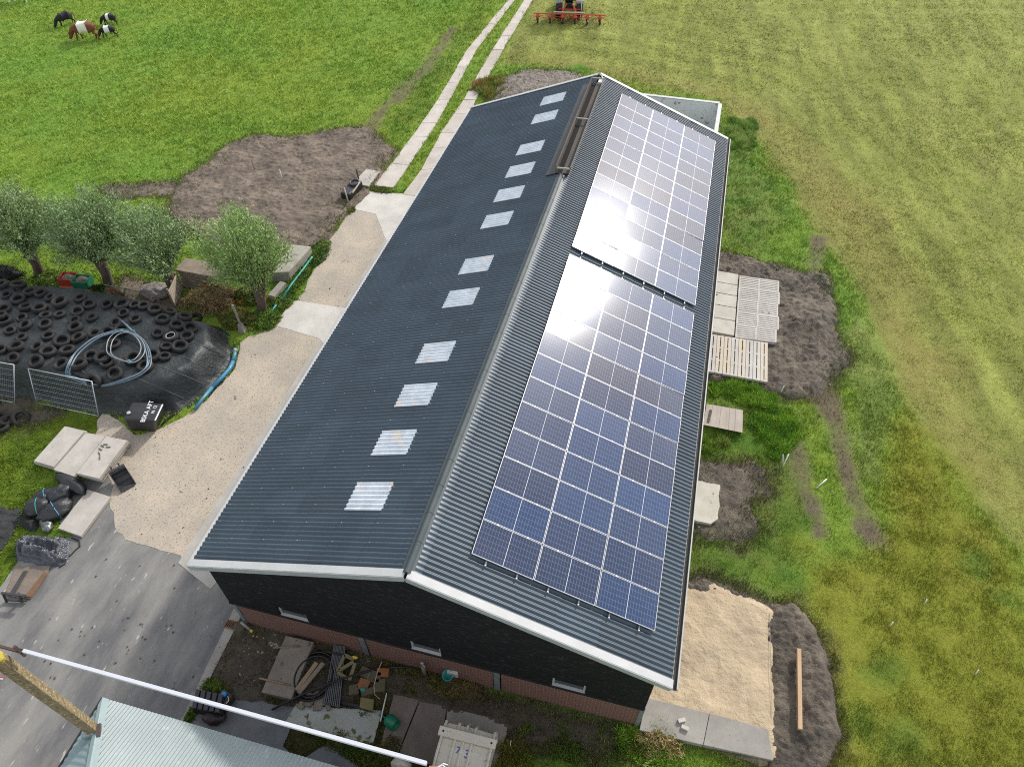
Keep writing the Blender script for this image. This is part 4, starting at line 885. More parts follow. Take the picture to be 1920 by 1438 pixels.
b = MB(); b.box(P0+Vector((0, 0, .32)), (1.7, .62, .05)); b.build('shelf', m_orange, tb)
for sx in (-.78, .78):
    for sy in (-.26, .26):
        b = MB(); b.box(P0+Vector((sx, sy, .145)), (.05, .05, .29)); b.build('leg', m_orange, tb)
# old implement parts: poles, brackets
def stick(a, za, c, zc, r, m, lab, name='post', cat='post', grp=None, n=8):
    b = MB(); b.tube([Vector(G(*a, za)), Vector(G(*c, zc))], r, n); return tag(b.build(name, m, smooth=True), lab, cat, grp)
m_darkpost = mat('dark_post', (.05,.045,.04), rough=.9); m_whitep = mat('white_plastic_post', (.72,.73,.70), rough=.6); m_bamboo = mat('pale_stick', (.42,.36,.26), (.35,.29,.2), 6, .8)
b = MB()
for (a, za, c, zc, r_) in [((195,534),.7,(262,547),.55,.03), ((212,543),.0,(205,508),1.2,.025), ((224,566),.1,(236,540),.7,.035), ((192,557),.0,(204,530),.8,.025), ((232,568),.0,(234,541),.8,.02), ((242,566),.0,(250,556),.4,.02), ((246,569),.0,(256,557),.4,.02), ((214,530),.9,(214,566),.0,.03)]: b.tube([Vector(G(*a, za)), Vector(G(*c, zc))], r_, 6)
tag(b.build('garden_rack', mat('mixed_old_timber', (.20,.22,.16), (.10,.14,.11), 3, .85)), 'tangled rack of old poles and canes between two willows', 'rack')
b = MB(); b.blob(Vector(G(216,556,.35)), (.35,.3,.55), 5, 10, .5); tag(b.build('dead_plant', mat('brown_dead_plant', (.13,.075,.04), (.20,.12,.06), 9, .95, 1, 20), smooth=False), 'brown withered plant clump tangled in the old pole rack', 'plant')
b = MB(); b.blob(Vector(G(291,546,.2)), (.75,.6,.32), 6, 12, .35); tag(b.build('rubble_heap', mat('grey_rubble', (.16,.145,.13), (.26,.245,.22), 7, .95, 1, 9, bdist=.06), smooth=False), 'grey rubble heap at the foot of the third willow', 'rubble heap')
# leaning slatted pallet, stacked boards, straw heap
pp = [Vector(G(330,577,.02)), Vector(G(317,562,.05)), Vector(G(334,531,1.0)), Vector(G(347,540,1.0))]
o = thing('slatted_pallet', 'pale slatted wooden pallet standing on edge beside the straw heap', 'pallet', pp[0].lerp(pp[1], .5))
a0, a1 = pp[1], pp[2]; wd = (pp[0]-pp[1])
L0, L1 = Vector(G(322,567,.0)), Vector(G(341,533,.75)); Q0, Q1 = Vector(G(330,577,.0)), Vector(G(345,543,.0))
for k in range(6):
    t = (k+.5)/6; b = MB(); b.bar(Vector((Q0.x, Q0.y, .05+1.0*t)), Vector((Q1.x, Q1.y, .05+1.0*t)), .03, .12); b.build('slat', m_palewood, o)
for t in (.05, .5, .95):
    q_ = Q0.lerp(Q1, t); b = MB(); b.bar((q_.x-.07, q_.y, 0), (q_.x-.07, q_.y, 1.1), .09, .09, (1, 0, 0)); b.build('bearer', m_wood, o)
b = MB()
gb = 'weathered boards stacked between the willows'
for k in range(6):
    dz = .16+.19*k; A_ = Vector(G(345+k, 537, 0)); B_ = Vector(G(418+k, 552, 0)); dx = rr.uniform(-.15, .15)
    b = MB(); b.bar(A_+Vector((dx, .25+.05*(k % 2), dz)), B_+Vector((dx, .25+.05*(k % 3), dz)), .75 if k < 5 else .95, .11)
    tag(b.build('timber_board', m_wood), ['bottom', 'second lowest', 'third', 'fourth', 'fifth', 'topmost'][k]+' board in the weathered timber stack behind the straw heap', 'timber', gb)
def tuft_heap(name, cpx, d, n, cols, lab, cat, seed, ln=(.15, .4), w_=.010, z0=0):
    r = np.random.default_rng(seed); c = np.array(G(*cpx)); th_ = r.uniform(0, 2*np.pi, n); cz = r.uniform(0, 1, n); rad = np.sqrt(1-cz*cz)*r.uniform(.75, 1.05, n)
    k = 1+.35*fbm(np.cos(th_)*1.3+c[0], np.sin(th_)*1.3+cz*2, .6, 3, seed)
    P = np.stack([np.cos(th_)*rad*d[0]*k, np.sin(th_)*rad*d[1]*k, cz*d[2]*k+z0], 1); ax = r.normal(0, 1, (n, 3)); ax[:, 2] *= .6; ax /= np.linalg.norm(ax, axis=1)[:, None]; sd = np.cross(ax, r.normal(0, 1, (n, 3))); sd /= np.linalg.norm(sd, axis=1)[:, None]
    l = r.uniform(*ln, n)[:, None]; V = np.stack([P-ax*l*.5, P+sd*w_, P+ax*l*.5, P-sd*w_], 1).reshape(-1, 3)
    pick = np.array(cols)[(np.clip(.5+.9*fbm(P[:, 0]+c[0], P[:, 1]+P[:, 2], .35, 3, seed+1)+r.normal(0, .25, n), 0, .999)*len(cols)).astype(int)]; K = np.repeat((pick*r.uniform(.7, 1.3, (n, 1)))[:, None], 4, 1).reshape(-1, 3)
    o = npmesh(name, V, np.arange(len(V)).reshape(-1, 4), m_blade, False, np.clip(K, .01, .7)); o.location = c
    core = MB(); core.blob((0, 0, z0+d[2]*.3), (d[0]*.72, d[1]*.72, d[2]*.5), seed, 10, .3); co = core.build('core', mat('heap_core', tuple(np.array(cols[0])*.6)), o, local=True, smooth=True)
    return tag(o, lab, cat)
tuft_heap('straw_heap', (400,567), (1.35, .95, .95), 6000, [(.16,.105,.055), (.29,.19,.095), (.37,.27,.13), (.22,.20,.08)], 'brown heap of rotting straw and weeds behind the clamp', 'straw heap', 301)
G_W = 'weed clumps around the yard'
def weed(px, d, n, lab, seed, cols=[(.05,.11,.015), (.09,.17,.02), (.14,.20,.03)], ln=(.10, .28), w_=.016): return tag(tuft_heap('weed_clump', px, d, n, cols, lab, 'weeds', seed, ln, w_), group=G_W)
weed((447,600), (1.0, .7, .45), 3000, 'tangled yellow green weeds beside the concrete footed post', 310, [(.07,.10,.02), (.15,.15,.03), (.20,.17,.05)])
weed((468,560), (.9, .6, .5), 2200, 'weeds dotted with orange flowers beneath the bright willow', 311, [(.06,.11,.02), (.12,.16,.03), (.45,.20,.03)])
weed((497,600), (.7, .8, .30), 2400, 'dark green weeds at the corner of the concrete patch', 312)
weed((530,565), (.5, 1.0, .22), 2400, 'grass verge growing over the lower end of the green pipe', 313)
weed((560,520), (.45, 1.2, .2), 2400, 'grass verge along the middle of the green pipe', 314)
weed((592,478), (.6, 1.3, .22), 2400, 'grass tuft where the old concrete block ends', 315)
weed((112,528), (1.6, .7, .35), 3000, 'low green nettles behind the far edge of the clamp', 316, [(.08,.14,.02), (.12,.18,.025), (.16,.21,.04)])
weed((185,548), (.5, .4, .4), 1200, 'dark bush beside the green crate', 317, [(.03,.07,.012), (.05,.10,.02)])
weed((650,395), (.5, .4, .10), 600, 'yellow green weeds at the foot of the trough slab', 318, [(.12,.15,.03), (.16,.17,.04)])
weed((712,357), (.9, .35, .10), 900, 'weeds in the joint above the concrete apron', 319, [(.10,.14,.02), (.16,.17,.04)])
weed((12,516), (1.2, .5, .4), 900, 'dark heap of black sheet edge behind the clamp', 320, [(.01,.012,.012), (.015,.016,.016)])
# old mossy concrete blocks along the road, green pipe
slab_px([(548,458),(583,462),(570,478),(540,510),(505,512)], .62, .62, 'long lichen covered concrete block left of the gravel road', 'concrete_block', mat('lichen_concrete', (.36,.35,.29), (.27,.26,.21), 2.5, .95, .6, 14, c3=(.14,.13,.09), s3=7, t3=.63), None, 'concrete block', bev=.05)
slab_px([(525,527),(536,530),(514,556),(502,553)], .35, .35, 'narrow pale concrete edging beside the last willow', 'concrete_block', m_conc2, None, 'concrete block')
gp = thing('green_pipe', 'long thin turquoise green pipe lying in the grass along the road', 'pipe', G(545, 535)); P = [Vector(G(x, y, .22)) for x, y in ((584,484),(566,508),(546,534),(528,562))]
b = MB(); b.tube(P, .05, 10); b.build('pipe', mat('turquoise_pipe', (.03,.30,.26), (.02,.24,.20), 3, .45), gp, smooth=True)
b = MB(); b.tube([Vector(G(518,572,.2)), Vector(G(507,587,.15))], .05, 10); tag(b.build('green_pipe', bpy.data.materials['turquoise_pipe'], smooth=True), 'short turquoise pipe end poking from the weeds', 'pipe')
b = MB(); b.tube([P[0], P[0]+(P[0]-P[1]).normalized()*.06], .056, 10); b.build('end_cap', m_rim, gp)
# post with concrete foot
cp = thing('footed_post', 'grey post with a concrete foot standing at the corner of the clamp', 'post', G(456, 622))
b = MB(); q_ = Vector(G(456, 622)); b.tube([q_+Vector((0, 0, .35)), Vector(G(436, 572, 1.9))], .05, 8); b.build('post_shaft', m_conc2, cp); b = MB(); b.hexa([q_+Vector(v) for v in ((-.18,-.14,-.03), (.18,-.14,-.03), (.18,.14,-.03), (-.18,.14,-.03))], [q_+Vector(v) for v in ((-.12,-.06,.45), (.04,-.06,.45), (.04,.10,.45), (-.12,.10,.45))]); b.build('post_foot', m_conc2, cp)
# ------------------------------------------------------------------ trough by the track, thin posts
m_trough = mat('black_rubber_trough', (.012,.014,.018), (.02,.022,.026), 3, .4, spec=.5)
slab_px([(662,344),(686,317),(712,321),(691,349)], .22, .2, 'pale concrete slab on edge of the dirt behind the trough')
slab_px([(637,382),(648,372),(690,345),(680,352),(652,386)], .10, .1, 'thin concrete plinth under the black trough')
tr = thing('drinking_trough', 'black rubber cattle trough with wooden rail by the track', 'trough', G(655, 370, .1))
P0 = Vector(G(651, 373, .1)); dr = (Vector(G(676,348,.1))-Vector(G(651,373,.1))).normalized(); pn = Vector((-dr.y, dr.x, 0))
b = MB(); M_ = Matrix((dr, pn, Vector((0, 0, 1)))).transposed(); b.box(P0+dr*.25+Vector((0, 0, .22)), (.8, .62, .42), M=M_); b.build('trough_body', m_trough, tr, bevel=.08)
b = MB(); b.box(P0+dr*.95+Vector((0, 0, .25)), (.7, .62, .46), M=M_); b.build('float_box', m_trough, tr, bevel=.06)
b = MB(); pr_ = [P0+dr*.95+dr*math.cos(a)*.30+pn*math.sin(a)*.25+Vector((0, 0, .50)) for a in np.linspace(0, 2*math.pi, 16, endpoint=False)]; b.tube(pr_, .05, 6, closed=True); b.build('rim', m_trough, tr, smooth=True)
stick((655,386), 0, (645,352), .95, .04, m_bamboo, 'slanting wooden post in front of the black trough', grp='posts around the trough'); stick((674,341), .0, (668,318), .9, .05, m_ventwood, 'dark knotty post behind the black trough', grp='posts around the trough')
b = MB(); b.bar(G(661,362,.75), G(675,342,.75), .05, .05); tag(b.build('wood_rail', m_bamboo), 'short pale wooden rail across the black trough', 'rail')
for (a, c, zc, m, r_, lab) in [((133,305),(127,287),.62,m_darkpost,.014,'thin dark fence stake in the pasture behind the tall willow'), ((312,312),(306,297),.6,m_darkpost,.013,'thin dark stake at the grass edge left of the dirt'), ((479,322),(471,301),.75,m_darkpost,.016,'leaning dark stake in the middle of the bare dirt'), ((531,342),(524,318),.84,m_whitep,.022,'leaning white stake in the bare dirt'), ((630,417),(626,398),.6,m_darkpost,.014,'short dark stake by the edge of the gravel road'), ((841,130),(839,110),.8,m_darkpost,.016,'dark fence stake left of the track'), ((901,44),(900,32),.8,m_darkpost,.016,'distant dark fence stake beside the far track')]:
    stick(a, -.05, c, zc, r_, m, lab, 'fence_stake', 'stake', 'thin stakes in the fields', 6)
# pale stones on the bare dirt
b = MB(); r_ = random.Random(8)
for (x0, y0, x1, y1, n) in [(340,260,700,470,150), (1350,490,1560,730,60), (1300,880,1430,1010,25), (450,1180,540,1300,70), (520,1180,760,1260,40), (1460,1150,1545,1430,60), (0,560,300,600,12), (220,520,330,590,40)]:
    for k in range(n):
        q_ = Vector(G(r_.uniform(x0, x1), r_.uniform(y0, y1), .04))
        if min(float(sdf(np.array([q_.x]), np.array([q_.y]), P_)[0]) for P_ in HARD) < .1: continue
        s_ = r_.choice([.012, .015, .02, .02, .03, .045]); b.box(q_, (s_*2, s_*1.4, s_*1.2), M=Matrix.Rotation(r_.uniform(0, 3), 3, 'Z') @ Matrix.Rotation(r_.uniform(-.5, .5), 3, 'X'))
tag(b.build('stones', mat('pale_stone', (.42,.39,.35), (.30,.28,.25), 9, .9)), kind='stuff')

b = MB(); r_ = random.Random(9)
for (x0, y0, x1, y1, n) in [(230,790,520,1020,26), (150,1040,430,1300,26), (440,640,600,800,8), (20,1130,180,1300,8), (545,470,700,600,8), (700,150,900,350,0)]:
    for k in range(n):
        q_ = Vector(G(r_.uniform(x0, x1), r_.uniform(y0, y1), .022))
        for j in range(r_.choice([1, 1, 1, 3])):
            w_ = r_.uniform(.012, .04); b.box(q_+Vector((r_.gauss(0, .09), r_.gauss(0, .09), 0)), (w_*1.4, w_, .03), r_.uniform(0, 3))
tag(b.build('scattered_clods', mat('dark_clods', (.06,.05,.04), (.10,.085,.065), 9, .95)), kind='stuff')
def patch(px, d, n, lab, seed, cols):
    """tall grass and weeds growing in an irregular patch"""
    r = np.random.default_rng(seed); c = np.array(G(*px)); n = int(n*1.6); a = r.uniform(0, 2*np.pi, n); q = np.sqrt(r.uniform(0, 1, n)); x = c[0]+np.cos(a)*q*d[0]*1.15; y = c[1]+np.sin(a)*q*d[1]*1.15
    keep = (q+.55*fbm(x, y, .7, 3, seed)) < .82; x, y = x[keep], y[keep]; n = len(x); V = []; K = []
    clump = np.clip(.55+fbm(x, y, .4, 3, seed+1), .2, 1.3)
    for k in range(3):
        a = r.uniform(0, 2*np.pi, n); h = d[2]*1.1*clump*r.uniform(.5, 1.25, n); la = r.uniform(0, 2*np.pi, n); ln = h*r.uniform(.3, 1.1, n); w_ = r.uniform(.012, .03, n); bx = x+r.normal(0, .05, n); by = y+r.normal(0, .05, n)
        V.append(np.stack([np.stack([bx-np.cos(a)*w_, by-np.sin(a)*w_, np.full(n, -.03)], 1), np.stack([bx+np.cos(a)*w_, by+np.sin(a)*w_, np.full(n, -.03)], 1), np.stack([bx+np.cos(la)*ln, by+np.sin(la)*ln, h], 1)], 1))
        pick = np.array(cols)[(np.clip(.5+.8*fbm(x, y, .5, 3, seed+2)+r.normal(0, .2, n), 0, .999)*len(cols)).astype(int)]*1.8; K.append(np.repeat((pick*r.uniform(.75, 1.3, (n, 1)))[:, None], 3, 1))
    V = np.concatenate(V).reshape(-1, 3)-np.array([c[0], c[1], 0]); o = npmesh('weed_clump', V, np.arange(len(V)).reshape(-1, 3), m_blade, False, np.clip(np.concatenate(K).reshape(-1, 3), .01, .7)); o.location = (c[0], c[1], 0); return tag(o, lab, 'weeds', G_W)
# ================================================================== right-hand side
m_lightslab = mat('bleached_concrete', (.50,.48,.42), (.40,.385,.33), 1.3, .9, .3, 22, c3=(.27,.25,.2), s3=5, t3=.68)
m_slat = mat('slatted_floor_concrete', (.50,.485,.44), (.42,.40,.36), 1.5, .9, .3, 22, c3=(.3,.28,.24), s3=8, t3=.68); m_slatdark = mat('slot_shadow', (.03,.028,.025), rough=1)
m_slatyel = mat('stained_slat_concrete', (.50,.465,.40), (.50,.43,.32), 1.2, .9, .3, 22, c3=(.3,.26,.2), s3=6, t3=.66)
ys_px = [508, 529, 549, 571, 595, 622]; gl = 'smooth concrete slabs along the right barn wall'
lx = [1349, 1346.5, 1344, 1341.5, 1338.5, 1335.5]; lxr = [1384.5, 1383, 1381.8, 1380.2, 1378.5, 1376.5]; dyr = [6.5, 6.5, 6.5, 7, 7.5, 8]
for k in range(5):
    slab_px([(lx[k]-16, ys_px[k]-2.5), (lxr[k], ys_px[k]+dyr[k]), (lxr[k+1], ys_px[k+1]+dyr[k+1]-1), (lx[k+1]-16, ys_px[k+1]-3.5)], .24+.012*(k % 2), .2, 'smooth concrete slab by the barn eave, %s of five counted from the far end' % ordn[k], m=m_lightslab, grp=gl)
def slatted(px, z, nslot, rows, m, lab, thick=.16, gap=.36, along=0, grp='slatted concrete floor elements'):
    """a concrete element pierced by slots: bars and cross bridges as real pieces of one casting"""
    P = [Vector(G(x, y, z)) for x, y in px]; b = MB()
    def at(u, v): return P[0].lerp(P[1], u).lerp(P[3].lerp(P[2], u), v)
    def piece(u0, u1, v0, v1):
        q = [at(u0, v0), at(u1, v0), at(u1, v1), at(u0, v1)]; q = q[::-1] if ((q[1]-q[0]).cross(q[2]-q[1])).z < 0 else q
        b.hexa([p-Vector((0, 0, thick)) for p in q], q)
    br = [0]+[k/rows for k in range(1, rows)]+[1]; e = .035
    vs = np.linspace(0, 1, nslot*2+2); pitch = 1/(nslot+ (1-gap))
    pos = 0
    for k in range(nslot+1):
        v0 = k*pitch; v1 = v0+pitch*(1-gap)
        piece(0, 1, v0, min(v1, 1)) if along == 0 else piece(v0, min(v1, 1), 0, 1)
        if k < nslot:
            g0, g1 = min(v1, 1), v0+pitch
            for r_ in range(rows+1):
                c = r_/rows; a0, a1 = max(0, c-e/ (2 if 0 < r_ < rows else 1)), min(1, c+e/(2 if 0 < r_ < rows else 1))
                (piece(a0, a1, g0, g1) if along == 0 else piece(g0, g1, a0, a1))
    return tag(b.build('slatted_floor', m), lab, 'slatted floor', grp)
fx = lambda t, a, c: a+(c-a)*t
TLp, TRp, BRp, BLp = (1387,516.5), (1461,527), (1459,642), (1378.5,632)
names = ['farthest', 'second farthest', 'middle', 'second nearest', 'nearest']
for k in range(5):
    t0_, t1_ = k/5+.002, (k+1)/5-.002
    l0 = (fx(t0_, TLp[0], BLp[0]), fx(t0_**1.06, TLp[1], BLp[1])); l1 = (fx(t1_, TLp[0], BLp[0]), fx(t1_**1.06, TLp[1], BLp[1])); r0 = (fx(t0_, TRp[0], BRp[0])+(0, 1.5, -1, 1, -3)[k], fx(t0_**1.06, TRp[1], BRp[1])); r1 = (fx(t1_, TRp[0], BRp[0])+(0, 1.5, -1, 1, -3)[k], fx(t1_**1.06, TRp[1], BRp[1]))
    slatted([l0, r0, r1, l1], .27+.01*(k % 2), 6, 2, m_slat, '%s grey slatted concrete element in the row beside the smooth slabs' % names[k])
T0, T1, T2, T3 = (1318,624), (1440,643), (1439.5,716), (1312,693)
for k in range(9):
    a, c = k/9+.003, (k+1)/9-.003
    slatted([(fx(a, T0[0], T1[0]), fx(a, T0[1], T1[1])), (fx(c, T0[0], T1[0]), fx(c, T0[1], T1[1])), (fx(c, T3[0], T2[0]), fx(c, T3[1], T2[1])), (fx(a, T3[0], T2[0]), fx(a, T3[1], T2[1]))], .26+.01*(k % 2), 1, 3, m_slatyel if k in (0, 2, 3, 5, 8) else m_slat, 'long two slot concrete slat, %s from the barn in the nearer group' % ordn[k], .12, .24, 1, 'long concrete slats near the barn')
# well lid of boards, concrete pad
P = [(1325,757),(1393,769),(1392,811),(1318,796)]
o = thing('wooden_lid', 'weathered square timber lid on the grass beside the barn', 'lid', G(1356, 785)); z = .28
def lerp2(u, v): return (fx(v, fx(u, P[0][0], P[1][0]), fx(u, P[3][0], P[2][0])), fx(v, fx(u, P[0][1], P[1][1]), fx(u, P[3][1], P[2][1])))
m_lid = mat('bleached_lid_wood', (.42,.375,.32), (.33,.29,.24), 2, .9, .4, 14, stretch=(1,.3,1))
for a, c in ((0, .17), (.175, .40), (.405, .64), (.645, .80), (.805, 1)):
    b = MB(); b.hexa([G(*lerp2(a, 1), z-.06), G(*lerp2(c, 1), z-.06), G(*lerp2(c, 0), z-.06), G(*lerp2(a, 0), z-.06)], [G(*lerp2(a, 1), z), G(*lerp2(c, 1), z), G(*lerp2(c, 0), z), G(*lerp2(a, 0), z)]); b.build('board', m_lid, o)
b = MB(); b.hexa([G(*lerp2(.01, .99), 0), G(*lerp2(.99, .99), 0), G(*lerp2(.99, .01), 0), G(*lerp2(.01, .01), 0)], [G(*lerp2(.01, .99), z-.062), G(*lerp2(.99, .99), z-.062), G(*lerp2(.99, .01), z-.062), G(*lerp2(.01, .01), z-.062)]); b.build('lid_base', m_lightslab, o)
b = MB(); b.bar(G(*lerp2(.14, .25), z+.015), G(*lerp2(.12, .85), z+.015), .10, .03); b.build('iron_strap', m_ventwood, o)
sheet('concrete_pad', GP([(1285,905),(1316,907),(1348,915),(1347,940),(1344,978),(1330,987),(1290,978)]), .20, mat('chalky_concrete', (.52,.50,.42), (.43,.41,.34), 1.2, .9, .3, 22, c3=(.2,.17,.13), s3=3.5, t3=.66), .06, .15, 61, .28, fr=.4)
# concrete kerb slabs with two bricks, beam on the soil bank
slab_px([(1212,1307),(1330,1336),(1318,1396),(1199,1368)], .24, .26, 'left half of the long concrete walkway beside the sand', m=m_conc2, grp='concrete walkway slabs beside the sand')
slab_px([(1331,1336),(1440,1366),(1450,1425),(1319,1396)], .23, .25, 'right half of the long concrete walkway beside the sand', m=m_conc2, grp='concrete walkway slabs beside the sand')
for (x, y, rz_, lab) in [(1278,1350,R(28),'upper of the two pale bricks on the concrete walkway'), (1284,1364,R(-12),'lower of the two pale bricks on the concrete walkway')]:
    b = MB(); q_ = Vector(G(x, y, .285)); b.box(q_, (.22, .11, .09), rz_); tag(b.build('brick', m_lightslab, bevel=.008), lab, 'brick', 'loose bricks')
b = MB(); b.bar(G(1497.5,1217,.42), G(1499.5,1367,.36), .12, .14); tag(b.build('timber_beam', mat('fresh_timber', (.48,.33,.20), (.40,.27,.16), 2, .8, .3, 14, stretch=(3,.3,1))), 'long pale timber beam lying on the dark soil bank', 'timber')
# white sticks, small posts and tape wire
def wstick(pts, r_, lab): b = MB(); b.tube(pts, r_, 6); return tag(b.build('white_stick', m_whitep, smooth=True), lab, 'stick', 'white electric fence sticks')
wstick([Vector(G(1468,874,.05)), Vector(G(1479,851,.5))], .022, 'white fence stick leaning in the grass beside the timber lid'); wstick([Vector(G(1468,872,.05)), Vector(G(1468,852,.5))], .018, 'short white fence stick crossing a leaning one')
wstick([Vector(G(1530,915,.04)), Vector(G(1550,898,.30))], .024, 'white stick lying in grass between the two wheel tracks')
wstick([Vector(G(1462,738,0)), Vector(G(1470,724,.5))], .02, 'dark tipped stick standing in the dark soil')
for (x, y, lab) in [(1674,1166,'left small white post top in the olive grass'), (1738,1124,'right small white post top in the olive grass'), (1834,1256,'lone white post top at the lower right grass')]:
    wstick([Vector(G(x-6, y+9, 0)), Vector(G(x, y, .5))], .02, lab)
wstick([Vector(G(1206,1434,.05)), Vector(G(1229,1421,.15))], .03, 'white stick lying in the grass below the concrete walkway')
b = MB(); b.tube([Vector(G(1443+i*.6, 1150+i*28, .16)) for i in range(8)], .008, 4); tag(b.build('string_line', m_bamboo), 'taut string line along the edge of the sand bed', 'string')
weed((1235,1395), (.7, .5, .3), 1800, 'dry tan grass clump below the left end of the concrete walkway', 330, [(.10,.15,.02), (.25,.19,.08), (.32,.24,.11)])
patch((1390,760-25), (1.3, .7, .25), 3000, 'lush green weeds between the slats and the timber lid', 331, [(.07,.15,.018), (.11,.20,.022), (.15,.24,.03)])
patch((1455,800), (.9, 1.6, .22), 3600, 'lush weeds right of the timber lid', 332, [(.07,.15,.018), (.11,.20,.022), (.16,.24,.03)])
patch((1335,830), (.7, .5, .2), 1500, 'green weeds just below the timber lid', 333, [(.08,.15,.018), (.12,.19,.025), (.17,.20,.05)])
patch((1390,250), (1.0, 2.2, .3), 3500, 'tall rank grass beside the far corner of the barn', 334, [(.07,.13,.025), (.12,.19,.04), (.20,.24,.08)])
patch((915,168), (1.3, 1.5, .4), 3600, 'rust brown grass hummock at the end of the far gable', 335, [(.09,.13,.02), (.14,.16,.03), (.19,.11,.05)])
patch((1215,1400), (.9, .6, .25), 2600, 'bright green grass at the right corner of the gable', 336, [(.07,.14,.015), (.12,.20,.02), (.17,.22,.04)])
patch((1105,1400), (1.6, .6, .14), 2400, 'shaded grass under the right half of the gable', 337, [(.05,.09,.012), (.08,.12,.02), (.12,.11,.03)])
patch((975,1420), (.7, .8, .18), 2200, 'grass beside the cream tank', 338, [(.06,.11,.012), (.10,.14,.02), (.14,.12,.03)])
weed((860,1292), (1.0, .35, .16), 2600, 'dead straw drift on the brown slabs', 339, [(.11,.085,.035), (.20,.155,.06), (.09,.10,.02)], (.15, .4), .008)
weed((730,1412), (.3, .5, .15), 700, 'straw tuft on the slab joint left of the cream tank', 340, [(.10,.09,.03), (.18,.14,.05)], (.12, .3), .008)
weed((700,1420), (1.0, .35, .14), 1800, 'mossy grass strip behind the white beam', 341, [(.05,.09,.012), (.10,.12,.02)])
patch((620,1384), (.9, .25, .10), 900, 'moss strip along the lower edge of the pale floor slab', 342, [(.05,.08,.012), (.10,.11,.02)])
weed((402,1290), (.45, .28, .12), 900, 'grass tuft behind the black ribbed crate', 343, [(.05,.09,.012), (.11,.15,.02)])
weed((356,1345), (.14, .5, .10), 500, 'grass in the joint left of the black ribbed crate', 344, [(.06,.11,.012), (.12,.17,.02)])
patch((790,1262), (1.6, .3, .12), 2200, 'moss and weeds along the foot of the brick wall', 345, [(.05,.07,.012), (.10,.10,.02), (.12,.09,.03)])
patch((690,1278), (1.5, .9, .10), 2600, 'moss and weeds creeping among the old tiles', 346, [(.06,.075,.015), (.10,.10,.02), (.13,.11,.04)])
patch((600,1240), (1.6, .5, .10), 1600, 'weeds between the dirty slab and the steel mesh', 347, [(.06,.07,.015), (.09,.09,.02), (.13,.10,.04)])
# concrete-walled store behind the barn
m_bay = mat('grey_bay_wall', (.76,.79,.80), (.80,.82,.82), 1.2, .8, .3, 12, c3=(.30,.32,.32), s3=2.5, t3=.62); bw = thing('storage_bay', 'open bay of pale concrete walls behind the far end of the barn', 'wall', G(1290, 235))
cz = 2.0; K = Vector(G(1349, 194, cz)); Lw = Vector(G(1214, 179, cz)); dL = (Lw-K); Lw = K+dL*1.9
b = MB(); b.bar((K.x, K.y, cz/2), (Lw.x, Lw.y, cz/2), .18, cz); b.build('bay_wall', m_bay, bw)
b = MB(); b.bar((K.x, K.y, cz+.02), (Lw.x, Lw.y, cz+.02), .22, .04); b.build('wall_coping', m_white, bw)
b = MB(); b.bar((K.x+.05, K.y-.10, cz/2), (K.x-.05, L_+.3, cz/2), .18, cz-.004); b.build('bay_wall', m_bay, bw); b = MB(); b.bar((K.x+.05, K.y-.12, cz+.02), (K.x-.05, L_+.3, cz+.02), .22, .04); b.build('wall_coping', m_white, bw)
sheet('bay_floor', [(K.x-.1, K.y-.1), (K.x-.1, L_+.1), (Lw.x, L_+.1), (Lw.x, Lw.y-.1)], .03, m_conc2, 0, 1)
tuft_heap('leaf_litter', (1326,236), (.7, .5, .25), 900, [(.14,.06,.04), (.22,.12,.08), (.30,.27,.22)], 'reddish brown litter in the corner of the concrete bay', 'litter', 350, (.08, .2), .03)
# ------------------------------------------------------------------ cattle
def skin_body(name, nodes, edges, m, parent=None, sub=2):
    me = bpy.data.meshes.new(name); me.from_pydata([n[:3] for n in nodes], edges, []); o = bpy.data.objects.new(name, me); COL.objects.link(o)
    sk_ = o.modifiers.new('skin', 'SKIN'); sk_.use_smooth_shade = True
    if not me.skin_vertices: me.skin_vertices.new()
    for i, n in enumerate(nodes):
        r_ = n[3] if isinstance(n[3], tuple) else (n[3], n[3]); me.skin_vertices[0].data[i].radius = r_; me.skin_vertices[0].data[i].use_root = (i == 0)
    sb = o.modifiers.new('sub', 'SUBSURF'); sb.levels = sub; sb.render_levels = sub
    dg = bpy.context.evaluated_depsgraph_get(); ev = bpy.data.meshes.new_from_object(o.evaluated_get(dg)); bpy.data.objects.remove(o)
    ev.polygons.foreach_set('use_smooth', [True]*len(ev.polygons)); return link(name, ev, [m], parent)
def cowmat(name, dark, belt, b0, b1, foot=None):
    m = mat(name, dark, tuple(q*1.4 for q in dark), 4, .8, .2, 30, obj=True); N = m.node_tree.nodes; L = m.node_tree.links; b = N['Principled BSDF']; src = b.inputs['Base Color'].links[0].from_socket
    tc = N.new('ShaderNodeTexCoord'); s = N.new('ShaderNodeSeparateXYZ'); L.new(tc.outputs['Object'], s.inputs[0])
    def cmp(op, v, sock=None):
        n = N.new('ShaderNodeMath'); n.operation = op; L.new(sock or s.outputs[0], n.inputs[0]); n.inputs[1].default_value = v; return n.outputs[0]
    k = N.new('ShaderNodeMath'); k.operation = 'MULTIPLY'; L.new(cmp('GREATER_THAN', b0), k.inputs[0]); L.new(cmp('LESS_THAN', b1), k.inputs[1])
    fac = k.outputs[0]
    x = N.new('ShaderNodeMix'); x.data_type = 'RGBA'; L.new(fac, x.inputs[0]); L.new(src, x.inputs[6]); x.inputs[7].default_value = (*belt, 1); L.new(x.outputs[2], b.inputs['Base Color']); return m
